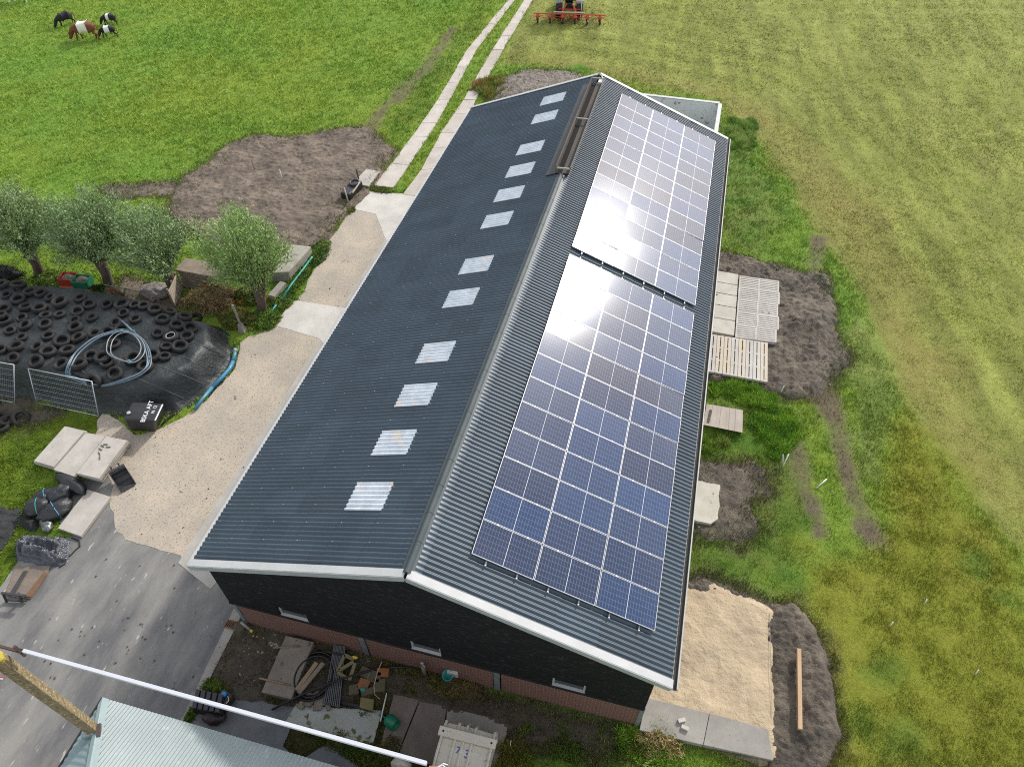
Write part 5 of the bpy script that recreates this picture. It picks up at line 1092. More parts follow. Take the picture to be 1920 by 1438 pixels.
def cow(px, rz_, sc, m, lab, stride=0.0, nurse=False):
    """faces +x, grazing"""
    n = [(0, 0, .98, (.42, .39)), (.35, 0, .95, (.43, .39)), (.68, 0, 1.0, (.31, .37)), (-.38, 0, 1.0, (.41, .39)), (-.72, 0, 1.06, (.32, .30)), (-.86, 0, 1.06, (.14, .16)),
         (.90, 0, .84, (.19, .25)), (1.06, 0, .58, (.15, .19)), (1.18, 0, .38, (.15, .17)), (1.30, 0, .19, (.11, .12)), (1.34, 0, .08, (.09, .09))]
    e = [(0, 1), (1, 2), (0, 3), (3, 4), (4, 5), (2, 6), (6, 7), (7, 8), (8, 9), (9, 10)]
    for sy in (-1, 1):
        k = len(n); st = stride*sy; n += [(.60, sy*.17, .72, .12), (.60+st*.5, sy*.18, .42, .075), (.60+st, sy*.18, .08, .062), (.64+st, sy*.18, .01, .07)]; e += [(2, k), (k, k+1), (k+1, k+2), (k+2, k+3)]
        k = len(n); st = -stride*sy; n += [(-.66, sy*.18, .74, .15), (-.60+st*.4, sy*.19, .56, .10), (-.80+st, sy*.19, .38, .068), (-.74+st, sy*.19, .08, .06), (-.70+st, sy*.19, .01, .068)]; e += [(4, k), (k, k+1), (k+1, k+2), (k+2, k+3), (k+3, k+4)]
    o = thing('cow' if sc > .8 else 'calf', lab, 'cow' if sc > .8 else 'calf', G(*px), 'cattle grazing in the pasture', rz_); o.scale = (sc, sc, sc)
    skin_body('body', n, e, m, o)
    b = MB(); b.tube([(-.90, 0, 1.12), (-1.02, .02, .95), (-1.05, .03, .6), (-1.04, .03, .38)], [.04, .028, .02, .045], 6); b.build('tail', m, o, local=True, smooth=True)
    for sy in (-1, 1):
        b = MB(); b.blob((1.19, sy*.17, .60), (.05, .10, .05), 2, 6, .1, flat=False); b.build('ear', m, o, local=True, smooth=True)
    return o
m_bc = cowmat('brown_belted_coat', (.115,.036,.012), (.72,.69,.62), -.36, .34); m_kc = cowmat('black_belted_coat', (.008,.008,.009), (.74,.74,.74), -.28, .34); m_kc2 = cowmat('black_narrow_belt_coat', (.008,.008,.009), (.74,.74,.74), -.12, .24); m_k = cowmat('black_coat', (.008,.008,.009), (.01,.01,.01), 9, 10); m_wc = cowmat('white_coat', (.60,.58,.54), (.6,.58,.54), 9, 10)
cow((166, 75), R(200), .98, m_bc, 'reddish brown cow with a broad white belt, head down grazing', .16)
cow((207, 70), R(205), .62, m_kc, 'black calf with wide white belt just right of the brown cow', .18)
cow((209, 47), R(196), .62, m_kc2, 'black calf with a narrow white belt standing farther back', .05)
cow((127, 48), R(238), .72, m_k, 'all black calf farthest left of the small group', .05)
cow((36, 5), R(190), .95, m_wc, 'white cow cut off by the top edge of the photo', .12)
# ------------------------------------------------------------------ tractor and tedder
m_tred = mat('orange_red_paint', (.50,.075,.03), (.42,.06,.025), 3, .45); m_tgrey = mat('light_grey_paint', (.36,.36,.34), (.30,.30,.28), 3, .45); m_tblk = mat('tractor_black', (.012,.012,.013), (.02,.02,.02), 3, .5); m_rubber = mat('tractor_rubber', (.02,.02,.021), (.032,.031,.03), 6, .8, .3, 20)
fwd = Vector(G(1066, -40))-Vector(G(1066, 42)); az = math.atan2(fwd.y, fwd.x)
tq = Vector(G(1066, 33)); tr_ = thing('tractor', 'dark tractor seen from behind with grey mudguards, at the top edge', 'tractor', tq, None, az)
def wheel(x, y, r_, w_):
    M_ = Matrix.Rotation(R(90), 3, 'X'); b = MB(); prof = [(r_*.60, -w_/2), (r_*.92, -w_/2), (r_, -w_*.36), (r_, w_*.36), (r_*.92, w_/2), (r_*.60, w_/2), (r_*.60, -w_/2)]; b.lathe(prof, (x, y, r_), 28, M_, caps=False)
    for k in range(20):
        for sd in (-1, 1):
            a = 2*math.pi*(k+.25*(sd > 0))/20; c_ = Vector((x+math.cos(a)*r_*1.01, y+sd*w_*.24, r_+math.sin(a)*r_*1.01)); Mr = Matrix.Rotation(-a, 3, 'Y') @ Matrix.Rotation(R(28)*sd, 3, 'X'); b.box(c_, (.07, w_*.46, .06), M=Mr)
    t = b.build('tyre', m_rubber, wh := thing_part('wheel', tr_), local=True); b = MB(); b.lathe([(r_*.60, -w_*.3), (r_*.58, -w_*.1), (.12, 0), (.10, w_*.1), (r_*.58, w_*.12), (r_*.60, w_*.3)], (x, y, r_), 20, M_); b.build('rim', m_tgrey, wh, local=True, smooth=True)
def thing_part(name, parent): o = bpy.data.objects.new(name, None); COL.objects.link(o); o.parent = parent; return o
for sy in (-1, 1): wheel(0, sy*.82, .82, .52); wheel(2.35, sy*.78, .56, .40)
b = MB(); b.box((1.1, 0, .95), (2.9, .62, .55)); b.box((1.95, 0, 1.42), (1.5, .74, .52)); b.build('body', m_tblk, tr_, local=True, bevel=.05)
b = MB(); b.box((.35, 0, 2.62), (1.5, 1.5, .16)); b.build('roof', m_tblk, tr_, local=True, bevel=.05)
b = MB(); b.box((.35, 0, 1.95), (1.28, 1.36, 1.18)); b.build('cab', m_glassdark, tr_, local=True, bevel=.03)
for sx in (-.3, 1.0):
    for sy in (-.7, .7):
        b = MB(); b.box((sx, sy, 1.98), (.08, .06, 1.14)); b.build('cab_pillar', m_tblk, tr_, local=True)
for sy in (-1, 1):
    b = MB(); b.hexa([(-.62, sy*.82-.30, 1.46), (.62, sy*.82-.30, 1.62), (.62, sy*.82+.30, 1.62), (-.62, sy*.82+.30, 1.46)], [(-.62, sy*.82-.30, 1.52), (.62, sy*.82-.30, 1.76), (.62, sy*.82+.30, 1.76), (-.62, sy*.82+.30, 1.52)]); b.hexa([(-.66, sy*.82-.30, 1.12), (-.60, sy*.82-.30, 1.12), (-.60, sy*.82+.30, 1.12), (-.66, sy*.82+.30, 1.12)], [(-.68, sy*.82-.30, 1.50), (-.62, sy*.82-.30, 1.50), (-.62, sy*.82+.30, 1.50), (-.68, sy*.82+.30, 1.50)]); b.build('mudguard', m_tgrey, tr_, local=True)
    b = MB(); b.bar((-.4, sy*.3, .62), (-1.15, sy*.42, .62), .08, .10); b.build('lower_link', m_tblk, tr_, local=True)
    b = MB(); b.box((-.685, sy*.62, 1.32), (.03, .16, .10)); b.build('tail_light', m_tred, tr_, local=True)
te = thing('hay_tedder', 'orange red six rotor hay tedder behind the tractor', 'tedder', Vector(G(1066, 45)), None, az+R(-1))
b = MB(); b.tube([(0, -2.85, .72), (0, 2.85, .72)], .055, 8); b.build('beam', m_tred, te, local=True)
for sy in (-1, 1):
    b = MB(); b.bar((0, sy*.62, .76), (.55, sy*.22, 1.32), .09, .07); b.build('headstock_arm', m_tred, te, local=True)
b = MB(); b.bar((.42, -.85, .95), (.42, .85, .95), .06, .07); b.build('cross_bar', m_tred, te, local=True); b = MB(); b.bar((.03, -1.25, .86), (.03, 1.25, .86), .06, .07); b.build('light_board', mat('pale_warning_board', (.62,.50,.40), rough=.6), te, local=True)
b = MB(); b.tube([(.5, -.95, .2), (.55, -.97, 1.5)], .025, 6); b.build('marker_pole', m_whitep, te, local=True)
for k in range(6):
    y = -2.5+k; rt_ = thing_part('rotor', te); b = MB(); b.lathe([(.05, .42), (.16, .46), (.17, .56), (.08, .66), (.06, .74)], (0, y, 0), 12)
    for j in range(7):
        a = 2*math.pi*j/7+k*.4; e_ = Vector((math.cos(a)*.62, y+math.sin(a)*.62, .40)); b.tube([Vector((0, y, .52)), e_], .018, 5)
    b.build('rotor_arms', m_tred, rt_, local=True)
    b = MB()
    for j in range(7):
        a = 2*math.pi*j/7+k*.4; e_ = Vector((math.cos(a)*.62, y+math.sin(a)*.62, .41)); b.tube([e_, e_+Vector((math.cos(a)*.12, math.sin(a)*.12, -.34))], .009, 4)
    o = b.build('tines', m_tblk, rt_, local=True); o['kind'] = 'stuff'
    b = MB(); b.lathe([(.09, -.07), (.19, -.07), (.20, 0), (.19, .07), (.09, .07)], (-.06, y, .20), 16, Matrix.Rotation(R(90), 3, 'X')); b.build('rotor_wheel', m_rubber, rt_, local=True); b = MB(); b.bar((-.06, y+.10, .2), (0, y+.10, .50), .05, .03); b.build('wheel_strut', m_tblk, rt_, local=True)
# ================================================================== foreground: hipped shed, square post, white beam
C0 = Vector(G(193.5, 1307.5, 3.0)); SR, SLf = .36, .54
m_shed = mat('pale_green_corrugated', (.24,.29,.288), (.285,.335,.332), .8, .45, .1, 20, c3=(.32,.38,.37), s3=3, t3=.66); m_shedcap = mat('green_grey_capping', (.30,.38,.38), (.26,.33,.33), 1.5, .45)
sd = thing('shed', 'foreground shed with pale green grey corrugated hip roof', 'shed', (C0.x, C0.y, 0))
def hip_face(name, org, ex, ey, rise, length, run, hipk, pitch=.106, amp=.021, m=None):
    """eave from org along ex; slope climbs along ey; hip edge on the org side"""
    n = int(length/pitch*6); us = np.linspace(0, length, n); V = []; rows = 7
    for r_ in range(rows):
        t = r_/(rows-1)
        top = np.minimum(run, us/hipk) if hipk > 0 else np.full(n, run); v = top*t; z = rise*v+amp*np.sin(2*np.pi*us/pitch)
        V.append(np.stack([org[0]+ex[0]*us+ey[0]*v, org[1]+ex[1]*us+ey[1]*v, org[2]+z], 1))
    V = np.concatenate(V)-np.array(sd.location); i = (np.arange(rows-1)[:, None]*n+np.arange(n-1)[None]).ravel()
    return npmesh(name, V, np.stack([i, i+1, i+1+n, i+n], 1), m or m_shed, True, parent=sd)
hip_face('roof_slope', (C0.x, C0.y, 3.0), (1, 0), (0, -1), SR, 13.0, 5.0, .667)
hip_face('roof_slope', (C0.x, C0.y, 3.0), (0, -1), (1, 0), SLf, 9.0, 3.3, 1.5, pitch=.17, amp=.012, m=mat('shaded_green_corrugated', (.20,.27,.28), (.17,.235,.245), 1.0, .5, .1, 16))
hd = Vector((.667, -1, .36)); b = MB(); nrm = Vector((.54*.5, .36, 1)).normalized(); sdv = hd.cross(Vector((0, 0, 1))).normalized()
P0, P1 = C0+Vector((0, 0, .02)), C0+hd*5+Vector((0, 0, .02))
wR = Vector((.17, .03, .0)); wL = Vector((-.03, -.17, .0)); b.add([P0+Vector((0,0,.025)), P1+Vector((0,0,.05)), P1+Vector((.15,.06,.00)), P0+Vector((.20,0,.02)), P1+Vector((-.10,-.12,-.02)), P0+Vector((0,-.2,.012))], [(0, 3, 2, 1), (0, 1, 4, 5)]); b.build('hip_cap', m_shedcap, sd)
b = MB(); b.bar((C0.x-.03, C0.y, 2.96), (C0.x-.03, C0.y-9, 2.96), .05, .10); b.build('eave_trim', m_tblk, sd)
b = MB(); b.hexa([(C0.x+.25, C0.y-9, -.1), (C0.x+12.8, C0.y-9, -.1), (C0.x+12.8, C0.y-.25, -.1), (C0.x+.25, C0.y-.25, -.1)], [(C0.x+.25, C0.y-9, 2.95), (C0.x+12.8, C0.y-9, 2.95), (C0.x+12.8, C0.y-.25, 2.95), (C0.x+.25, C0.y-.25, 2.95)]); b.build('shed_wall', m_conc2, sd)
# square speckled post rising through the hip
zt_, PT = 7.85, None
pt = Vector(G(176, 1368, 3.25)); pw = .235
m_lich = mat('lichen_speckled_post', (.30,.225,.12), (.15,.115,.06), 9, .95, 1.0, 24, c3=(.46,.40,.27), s3=14, t3=.60, bdist=.03)
po = thing('square_post', 'tall lichen speckled square post rising from the shed roof corner', 'post', (pt.x, pt.y, 2.6))
Mz = R(35)
b = MB(); b.box((pt.x, pt.y, (3.1+zt_)/2), (pw, pw, zt_-3.1), Mz); b.build('shaft', m_lich, po, bevel=.02)
b = MB(); b.box((pt.x, pt.y, zt_+.02), (pw*.85, pw*.85, .10), Mz); b.build('cap', mat('yellow_moss_cap', (.42,.33,.06), (.30,.24,.07), 5, .95, 1, 15, bdist=.05), po, bevel=.02)
b = MB(); b.blob((pt.x-.05, pt.y-.02, zt_+.12), (.20, .17, .10), 4, 10, .3); b.build('moss_cushion', mat('yellow_moss', (.45,.36,.05), (.34,.28,.07), 9, .95, 1, 20, bdist=.04), po, smooth=True)
m_brk = mat('rusty_bracket', (.11,.065,.05), (.08,.05,.045), 5, .8, metal=.2)
b = MB(); b.bar((pt.x-.75, pt.y+.26, zt_-.05), (pt.x+.3, pt.y+.27, zt_-.05), .05, .08); b.build('bracket', m_brk, po); b = MB(); b.bar((pt.x+.22, pt.y+.28, zt_-.3), (pt.x+.24, pt.y+.28, zt_+.2), .06, .05); b.build('bracket', m_brk, po)
for k, cc_ in enumerate(((.40,.06,.05), (.5,.48,.45))):
    b = MB(); b.tube([Vector((pt.x+.15, pt.y-.22-.05*k, zt_-.25)), Vector((pt.x-.1, pt.y-.32-.04*k, zt_-.12)), Vector((pt.x-.5, pt.y-.35, zt_-.05+.06*k))], .016, 6); b.build('cable', mat('cable_%s' % ('red' if k == 0 else 'pale'), cc_, rough=.5), po)
b = MB(); b.box((pt.x+.20, pt.y-.0, 3.36), (.10, .34, .08), Mz); b.build('flashing', mat('brown_flashing', (.075,.055,.05), rough=.6), po); b = MB(); b.box((pt.x-.03, pt.y-.16, 3.28), (.30, .06, .16), Mz); b.build('flashing', m_shedcap, po)
# white beam from the post to a second post just out of view
a0, a1 = Vector(G(44, 1220, 7.8)), Vector(G(800, 1431, 7.8))
wbm = thing('white_beam', 'long white hollow beam slung across the foreground above the shed', 'beam', a0.lerp(a1, .5))
b = MB(); b.bar(a0, a1, .075, .09); b.build('beam_profile', mat('white_aluminium', (.50,.52,.55), rough=.5), wbm, bevel=.008)
b = MB(); b.bar(a0-Vector((0, 0, .06))+Vector((.02, 0, 0)), a1-Vector((0, 0, .06)), .06, .018); b.build('underside_shade', m_greytrim, wbm)  # grey strip: shade on the beam's underside put in as colour
b = MB(); b.bar(a0+(a0-a1).normalized()*.12, a0, .05, .05); b.build('hanger', m_tblk, wbm)
s2 = Vector(G(812, 1434, 7.75)); sp2 = thing('square_post', 'top of the second post holding the right end of the white beam', 'post', (s2.x, s2.y, 0))
b = MB(); b.box((s2.x, s2.y-.06, 3.8), (.16, .16, 7.7), R(14)); b.build('shaft', mat('brown_post_wood', (.28,.17,.12), (.21,.13,.09), 5, .85, .4, 14), sp2, bevel=.015)
for k in range(2):
    b = MB(); b.tube([Vector((s2.x+.06, s2.y, 7.63)), Vector((s2.x+.18, s2.y+.06+.03*k, 7.71)), Vector((s2.x+.26, s2.y+.02+.07*k, 7.69))], .010, 5); b.build('cable', m_whitep, sp2)
# ================================================================== the yard in front of the gable
m_ribs = mat('black_ribbed_plastic', (.028,.028,.036), (.04,.04,.048), 3, .45, spec=.5)
kx = [(366,1290),(420,1302),(412,1336),(358,1326)]; zk = .55
cr = thing('ribbed_crate', 'black ribbed plastic crate standing under the white beam', 'crate', G(388, 1322))
T4 = [Vector(G(x, y, zk)) for x, y in kx]; b = MB(); cen_ = sum(T4, Vector())/4
def kq(u, v, z): q_ = T4[0].lerp(T4[1], u).lerp(T4[3].lerp(T4[2], u), v); return Vector((q_.x, q_.y, z))
b.hexa([kq(0, 1, .02), kq(1, 1, .02), kq(1, 0, .02), kq(0, 0, .02)], [kq(0, 1, zk-.08), kq(1, 1, zk-.08), kq(1, 0, zk-.08), kq(0, 0, zk-.08)]); b.build('crate_body', m_tblk, cr)
for k in range(5):
    u0 = k*.2+.02; u1 = u0+.15; b = MB(); b.hexa([kq(u0, 1, zk-.079), kq(u1, 1, zk-.079), kq(u1, 0, zk-.079), kq(u0, 0, zk-.079)], [kq(u0, 1, zk), kq(u1, 1, zk), kq(u1, 0, zk), kq(u0, 0, zk)]); b.build('rib', m_ribs, cr, bevel=.015)
cn_ = thing('canister', 'dark canister with bright blue cap beside the black ribbed crate', 'canister', G(424, 1318)); q_ = Vector(G(424, 1318))
b = MB(); b.box(q_+Vector((0, 0, .2)), (.42, .5, .4), R(-15)); b.build('canister_body', mat('dark_canister', (.03,.035,.03), (.05,.03,.03), 6, .5), cn_, bevel=.06); b = MB(); b.lathe([(.085, 0), (.085, .09), (.06, .11), (.0, .11)], q_+Vector((.02, .12, .40)), 14); b.build('cap', mat('bright_blue_cap', (.03,.22,.48), rough=.4), cn_, smooth=True)
b = MB(); b.tube([q_+Vector((.15, .1, .46)), q_+Vector((.22, .0, .40)), q_+Vector((.2, -.1, .42))], .014, 5); b.build('spout', m_whitep, cn_)
b = MB(); b.blob(Vector(G(402,1342,.12)), (.35,.28,.16), 4, 10, .3); tag(b.build('dark_bag', mat('maroon_bag', (.05,.02,.028), (.02,.02,.022), 4, .5, .5, 12), smooth=True), 'dark maroon bag on the damp floor below the white beam', 'bag')
# drain grate and downpipe shoe at the corner
dg_ = thing('drain_grate', 'rusty slotted drain grate at the head of the kerb', 'drain', G(432, 1168)); gq = [Vector(G(x, y, .06)) for x, y in ((428,1162),(445,1166),(437,1179),(420,1174))]
b = MB(); 
for i in range(4): b.bar(gq[i], gq[(i+1) % 4], .04, .03)
b.build('grate_frame', m_rust, dg_)
for k in range(1, 5): b = MB(); b.bar(gq[0].lerp(gq[1], k/5), gq[3].lerp(gq[2], k/5), .028, .022); b.build('grate_bar', m_rust, dg_)
b = MB(); b.prism([tuple(q)[:2] for q in gq], .046, .049); b.build('grate_shade', m_slatdark, dg_)  # thin dark plate painted as the shade below the grate bars
pipe = thing('ground_pipe', 'grey pipe with a yellow end sticking out at the brick corner', 'pipe', G(462, 1172)); b = MB(); b.tube([Vector(G(452,1166,.25)), Vector(G(470,1181,.12))], .045, 10); b.build('pipe', m_conc2, pipe, smooth=True); b = MB(); b.tube([Vector(G(470,1181,.12)), Vector(G(474,1184,.10))], .052, 10); b.build('yellow_end', mat('yellow_plastic', (.55,.42,.03), rough=.5), pipe, smooth=True)
# slab with battens, hose coil, planks, steel mesh, frame
slab_px([(536,1191),(588,1203),(546,1310),(490,1297)], .30, .28, 'large dirty concrete slab with a batten across it, by the brick wall', m=m_brownslab if False else mat('dirty_slab', (.27,.235,.19), (.20,.175,.145), 1.8, .9, .4, 20, c3=(.09,.08,.065), s3=6, t3=.64))
stick((486,1271), .33, (544,1284), .33, .028, mat('tan_batten', (.34,.22,.11), (.26,.17,.09), 6, .8), 'tan wooden batten lying across the dirty slab', 'batten', 'batten', 'timber lying in front of the gable'); stick((512,1214), .30, (562,1211), .34, .03, m_wood, 'grey batten over the upper end of the dirty slab', 'batten', 'batten', 'timber lying in front of the gable')
hc2 = thing('hose_coil', 'coil of black water pipe under two planks by the gable', 'hose coil', G(590, 1270)); cq = Vector(G(589, 1268))
for k in range(5):
    b = MB(); r_ = .68+.05*(k % 3)-.03*k; b.tube([cq+Vector((math.cos(a)*r_*.95+.02*k, math.sin(a)*r_*1.05-.02*k, .07+.055*k)) for a in np.linspace(0, 2*math.pi, 36, endpoint=False)], .033, 7, closed=True); b.build('pipe_loop', mat('black_water_pipe', (.014,.015,.018), rough=.45) if k == 0 else bpy.data.materials['black_water_pipe'], hc2, smooth=True)
for a, c, lab, mm in (((594,1242),(556,1293),'tan plank lying across the black pipe coil', mat('tan_plank', (.36,.27,.17), (.27,.20,.12), 3, .85, .3, 14)), ((606,1243),(560,1299),'grey plank lying across the black pipe coil', m_wood)):
    b = MB(); b.bar(G(*a, .42), G(*c, .42), .13, .05); tag(b.build('plank', mm), lab, 'plank', 'timber lying in front of the gable')
m_bar = mat('ribbed_steel_bars', (.10,.105,.115), (.14,.145,.15), 6, .5, metal=.3)
ms = thing('steel_mesh_stack', 'long stack of grey steel mesh strips leaning out from the gable', 'steel mesh', G(625, 1265)); A0, A1, B0, B1 = Vector(G(627,1208,.34)), Vector(G(647,1212,.34)), Vector(G(608,1318,.20)), Vector(G(636,1325,.20))
b = MB()
for k in range(9): b.bar(A0.lerp(A1, k/8), B0.lerp(B1, k/8), .028, .05)
for k in range(30): t = k/29; b.bar(A0.lerp(B0, t)-Vector((0, 0, .01)), A1.lerp(B1, t)-Vector((0, 0, .01)), .012, .03)
b.build('mesh_bars', m_bar, ms); b = MB(); b.hexa([B0-Vector((0, 0, .18)), B1-Vector((0, 0, .18)), A1-Vector((0, 0, .3)), A0-Vector((0, 0, .3))], [B0-Vector((0, 0, .06)), B1-Vector((0, 0, .06)), A1-Vector((0, 0, .06)), A0-Vector((0, 0, .06))]); b.build('lower_strips', mat('dark_steel', (.03,.032,.035), rough=.6, metal=.2), ms)
fr = thing('timber_trestle', 'old olive timber trestle with a diagonal, right of the steel mesh', 'frame', G(655, 1250)); m_ol = mat('olive_timber', (.22,.19,.11), (.16,.14,.07), 4, .9, .4, 14)
for a, c in (((646,1228),(633,1258)), ((633,1260),(651,1272)), ((636,1257),(663,1240)), ((666,1243),(655,1275)), ((646,1228),(664,1236))): b = MB(); b.bar(G(*a, .35), G(*c, .35), .10, .06); b.build('frame_member', m_ol, fr)
b = MB(); b.tube([Vector(G(510,1330,.12)), Vector(G(570,1300,.40)), Vector(G(640,1272,.45)), Vector(G(700,1255,.20)), Vector(G(745,1250,.08)), Vector(G(790,1252,.06))], .035, 8); tag(b.build('black_pipe', m_tblk, smooth=True), 'long black pipe snaking over the steel mesh toward the wall', 'pipe')
b = MB(); b.tube([Vector(G(596,1218,.12)), Vector(G(625,1224,.4)), Vector(G(660,1232,.3))], .03, 8); tag(b.build('black_pipe', m_tblk, smooth=True), 'short dark pipe over the far end of the steel mesh', 'pipe')
stick((590,1196), .12, (634,1208), .12, .04, m_wood, 'grey timber along the foot of the brick wall', 'batten', 'batten', 'timber lying in front of the gable')
b = MB(); b.bar(G(637,1316,.07), G(697,1331,.07), .10, .12); tag(b.build('dark_beam', m_tblk), 'short dark beam at the end of the steel mesh', 'beam')
slab_px([(676,1306),(701,1310),(699,1333),(674,1326)], .14, .10, 'small mossy square slab beside the dark beam', 'paving_slab', mat('moss_yellow_slab', (.22,.19,.08), (.17,.15,.07), 4, .95, .4, 14), None, 'slab')
gt_ = 'old roof tiles and stones by the gable'
m_tile = mat('mossy_tile', (.13,.11,.06), (.085,.08,.05), 4, .95, .4, 14); m_tilo = mat('orange_tile', (.33,.13,.045), (.25,.10,.04), 4, .9)
k = 0
for (x, y, w_, d_, m_, lab) in [(686,1262,.40,.30,m_tile,'mossy tile stack nearest the timber trestle'), (682,1284,.34,.34,m_tilo,'orange tile in front of the mossy stack'), (704,1270,.36,.34,m_tile,'dark mossy tile between the orange ones'), (718,1262,.38,.26,m_tilo,'orange tile near the white stick'), (712,1286,.36,.40,m_tile,'grey tile stack beside the bent cane'), (664,1294,.3,.3,m_tile,'mossy lump of concrete in front of the frame'), (690,1298,.40,.2,m_tile,'mossy tile behind the small square slab')]:
    b = MB(); q_ = Vector(G(x, y, .12)); b.box(q_, (w_, d_, .22), R(-10+k*7)); tag(b.build('roof_tile', m_, bevel=.02), lab, 'tile', gt_); k += 1
b = MB(); rr = random.Random(12)
for k in range(26): q_ = Vector(G(rr.uniform(556,616), rr.uniform(1300,1326), .08)); b.box(q_, (rr.uniform(.10,.26), rr.uniform(.10,.2), rr.uniform(.08,.16)), M=Matrix.Rotation(rr.uniform(0, 3), 3, 'Z') @ Matrix.Rotation(rr.uniform(-.3, .3), 3, 'X'))
tag(b.build('broken_stones', mat('broken_stone', (.27,.225,.17), (.20,.175,.14), 6, .9)), 'broken stones at the end of the planks', 'stones', kind='stuff')
b = MB(); b.tube([Vector(G(x, y, z)) for x, y, z in ((716,1240,.5),(708,1258,.45),(701,1285,.4),(703,1302,.3),(712,1310,.15))], .014, 5); tag(b.build('bent_cane', m_bamboo), 'thin bent pale cane arching over the tiles', 'cane')
b = MB(); b.tube([Vector(G(692,1262,.5)), Vector(G(684,1288,.2))], .012, 5); b.blob(Vector(G(681,1292,.22)), (.10,.08,.06), 3, 8, .2); tag(b.build('hand_brush', mat('teal_brush', (.06,.20,.20), rough=.5)), 'teal handled brush on the tiles', 'brush')
stick((713,1352), .35, (725,1299), .5, .018, m_whitep, 'thin white stick leaning beside the green watering can', 'white_stick', 'stick')
b = MB(); b.blob(Vector(G(666,1232,.5)), (.09,.05,.05), 2, 8, .2); tag(b.build('yellow_tap', bpy.data.materials['yellow_plastic']), 'small yellow fitting on the timber trestle', 'fitting')
# watering can
wc = thing('watering_can', 'green watering can lying on its side on the brown slabs', 'watering can', G(733, 1353)); q_ = Vector(G(734, 1353, .20)); m_can = mat('watering_can_green', (.01,.20,.11), (.01,.17,.09), 3, .4); Mx = Matrix.Rotation(R(78), 3, 'Y') @ Matrix.Rotation(0, 3, 'Z'); Mx = Matrix.Rotation(R(-20), 3, 'Z') @ Mx
b = MB(); b.lathe([(0, -.18), (.15, -.18), (.19, -.12), (.19, .10), (.17, .16), (.17, .20), (.14, .20), (.13, .0), (0, 0)], q_, 20, Mx, caps=False); b.build('can_body', m_can, wc, smooth=True)
b = MB(); b.tube([q_+Mx @ Vector((0, 0, -.16)), q_+Mx @ Vector((.02, 0, -.42))], [.03, .018], 8); b.build('spout', m_can, wc, smooth=True); b = MB(); b.lathe([(.02, 0), (.06, -.05), (.06, -.07), (0, -.07)], q_+Mx @ Vector((.02, 0, -.42)), 12, Mx); b.build('rose', mat('blue_grey_rose', (.12,.17,.22), rough=.5), wc)
# standpipe, teal wall fitting
stp = thing('standpipe', 'grey standpipe with a tap in front of the middle window', 'standpipe', G(797, 1262)); q_ = Vector(G(797, 1266)); b = MB(); b.tube([q_, q_+Vector((-.02, .03, .75))], .065, 10); b.build('pipe', mat('pipe_lagging', (.20,.17,.12), (.14,.12,.09), 6, .9), stp, smooth=True); b = MB(); b.tube([q_+Vector((-.02, .03, .75)), q_+Vector((-.02, .03, .98))], .05, 10); b.tube([q_+Vector((-.02, .03, .9)), q_+Vector((.10, -.06, .9))], .025, 8); b.build('tap', m_steel, stp, smooth=True)
du = thing('drinking_bowl', 'teal drinking bowl in a pale bracket on the brick wall', 'bowl', G(842, 1278)); q_ = Vector((GY(840, 1266, .14))); b = MB(); b.lathe([(.06, -.14), (.15, -.02), (.18, .10), (.15, .10), (.12, .0), (.0, -.06)], q_, 18, Matrix.Rotation(R(14), 3, 'X'), caps=False); b.build('bowl', mat('teal_plastic', (.02,.20,.20), rough=.4), du, smooth=True); b = MB(); b.box(q_+Vector((.12, .10, -.02)), (.34, .10, .30)); b.build('bracket', m_lightslab, du, bevel=.02)
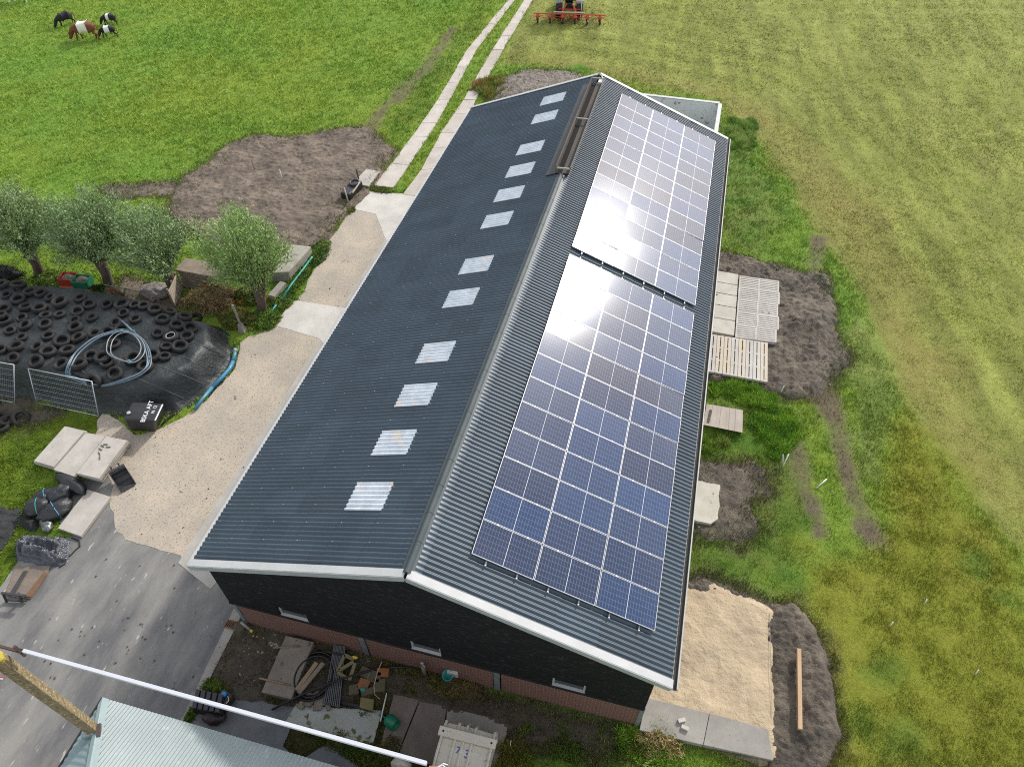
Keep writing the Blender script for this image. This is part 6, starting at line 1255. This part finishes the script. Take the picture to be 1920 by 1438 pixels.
# cream ribbed tank
m_cream = mat('cream_plastic', (.68,.635,.52), (.60,.56,.455), 1.6, .5, .15, 10, c3=(.36,.32,.24), s3=4, t3=.66)
ct = thing('ribbed_tank', 'cream ribbed plastic tank cut by the bottom edge of the photo', 'tank', G(870, 1420)); zt2 = 1.35
TL, TR, BL, BR_ = Vector(G(833,1344,zt2-.12)), Vector(G(936,1370,zt2-.12)), Vector(G(818,1402,zt2)), Vector(G(922,1427,zt2)); ux = (TR-TL); ul = ux.length; ux.normalize(); ux.z = 0; ux.normalize(); uy = Vector((ux.y, -ux.x, 0)); org = Vector((TL.x, TL.y, 0)); ln_, dp_ = ul, 1.75
prof = [(0, .05), (.02, .55), (-.02, .95), (.10, 1.22), (.35, 1.32), (.75, 1.37), (1.15, 1.34), (1.42, 1.20), (1.52, .95), (1.50, .5), (1.44, .05)]
def ring(u, g): return [org+ux*u+uy*(.72+(v-.72)*(1+g))+Vector((0, 0, max(.02, z*(1+g*.8)))) for v, z in prof]
b = MB(); st_ = [(.10, -.10), (.14, -.02), (ln_*.5, 0), (ln_-.14, -.02), (ln_-.10, -.10)]; n_ = len(prof); vs = []
for u, g in st_: vs += ring(u, g)
b.add(vs, [(i*n_+j, (i+1)*n_+j, (i+1)*n_+j+1, i*n_+j+1) for i in range(len(st_)-1) for j in range(n_-1)]+[tuple(range(n_)), tuple(range(5*n_-1, 4*n_-1, -1))]); b.build('tank_shell', m_cream, ct)
for f_ in (.06, .30, .45, .60, .94):
    u = f_*ln_; b = MB(); b.tube([p+(p-(org+ux*u+uy*.72+Vector((0, 0, .6)))).normalized()*.015 for p in ring(u, .0)], .042, 6); b.build('rib', m_cream, ct)
b = MB(); b.bar(org+ux*(-.02)+uy*.42+Vector((0, 0, 1.40)), org+ux*(ln_+.02)+uy*.42+Vector((0, 0, 1.40)), .26, .10); b.build('top_beam', m_cream, ct, bevel=.02)
for f_ in (.07, .93): b = MB(); b.lathe([(.03, 0), (.03, .006)], org+ux*(f_*ln_)+uy*.42+Vector((0, 0, 1.452)), 12); b.build('bolt_hole', m_tblk, ct)
m_bluem = mat('blue_marker', (.05,.12,.42), rough=.7); text('marker_writing', '7', .26, m_bluem, ct, org+ux*(ln_*.40)+uy*.80+Vector((0, 0, 1.381)), ux, (0, 0, 1)); text('marker_writing', '3', .30, m_bluem, ct, org+ux*(ln_*.56)+uy*.84+Vector((0, 0, 1.381)), ux, (0, 0, 1))
b = MB(); b.blob(Vector(G(752,1437,.5)), (.30, .22, .45), 5, 10, .2); tag(b.build('cream_tank_lid', m_cream, smooth=True), 'pale plastic lid poking in at the bottom edge left of the tank', 'lid')
wstick([Vector(G(956,1402,.02)), Vector(G(958,1388,.3))], .012, 'thin pale stalk right of the cream tank')
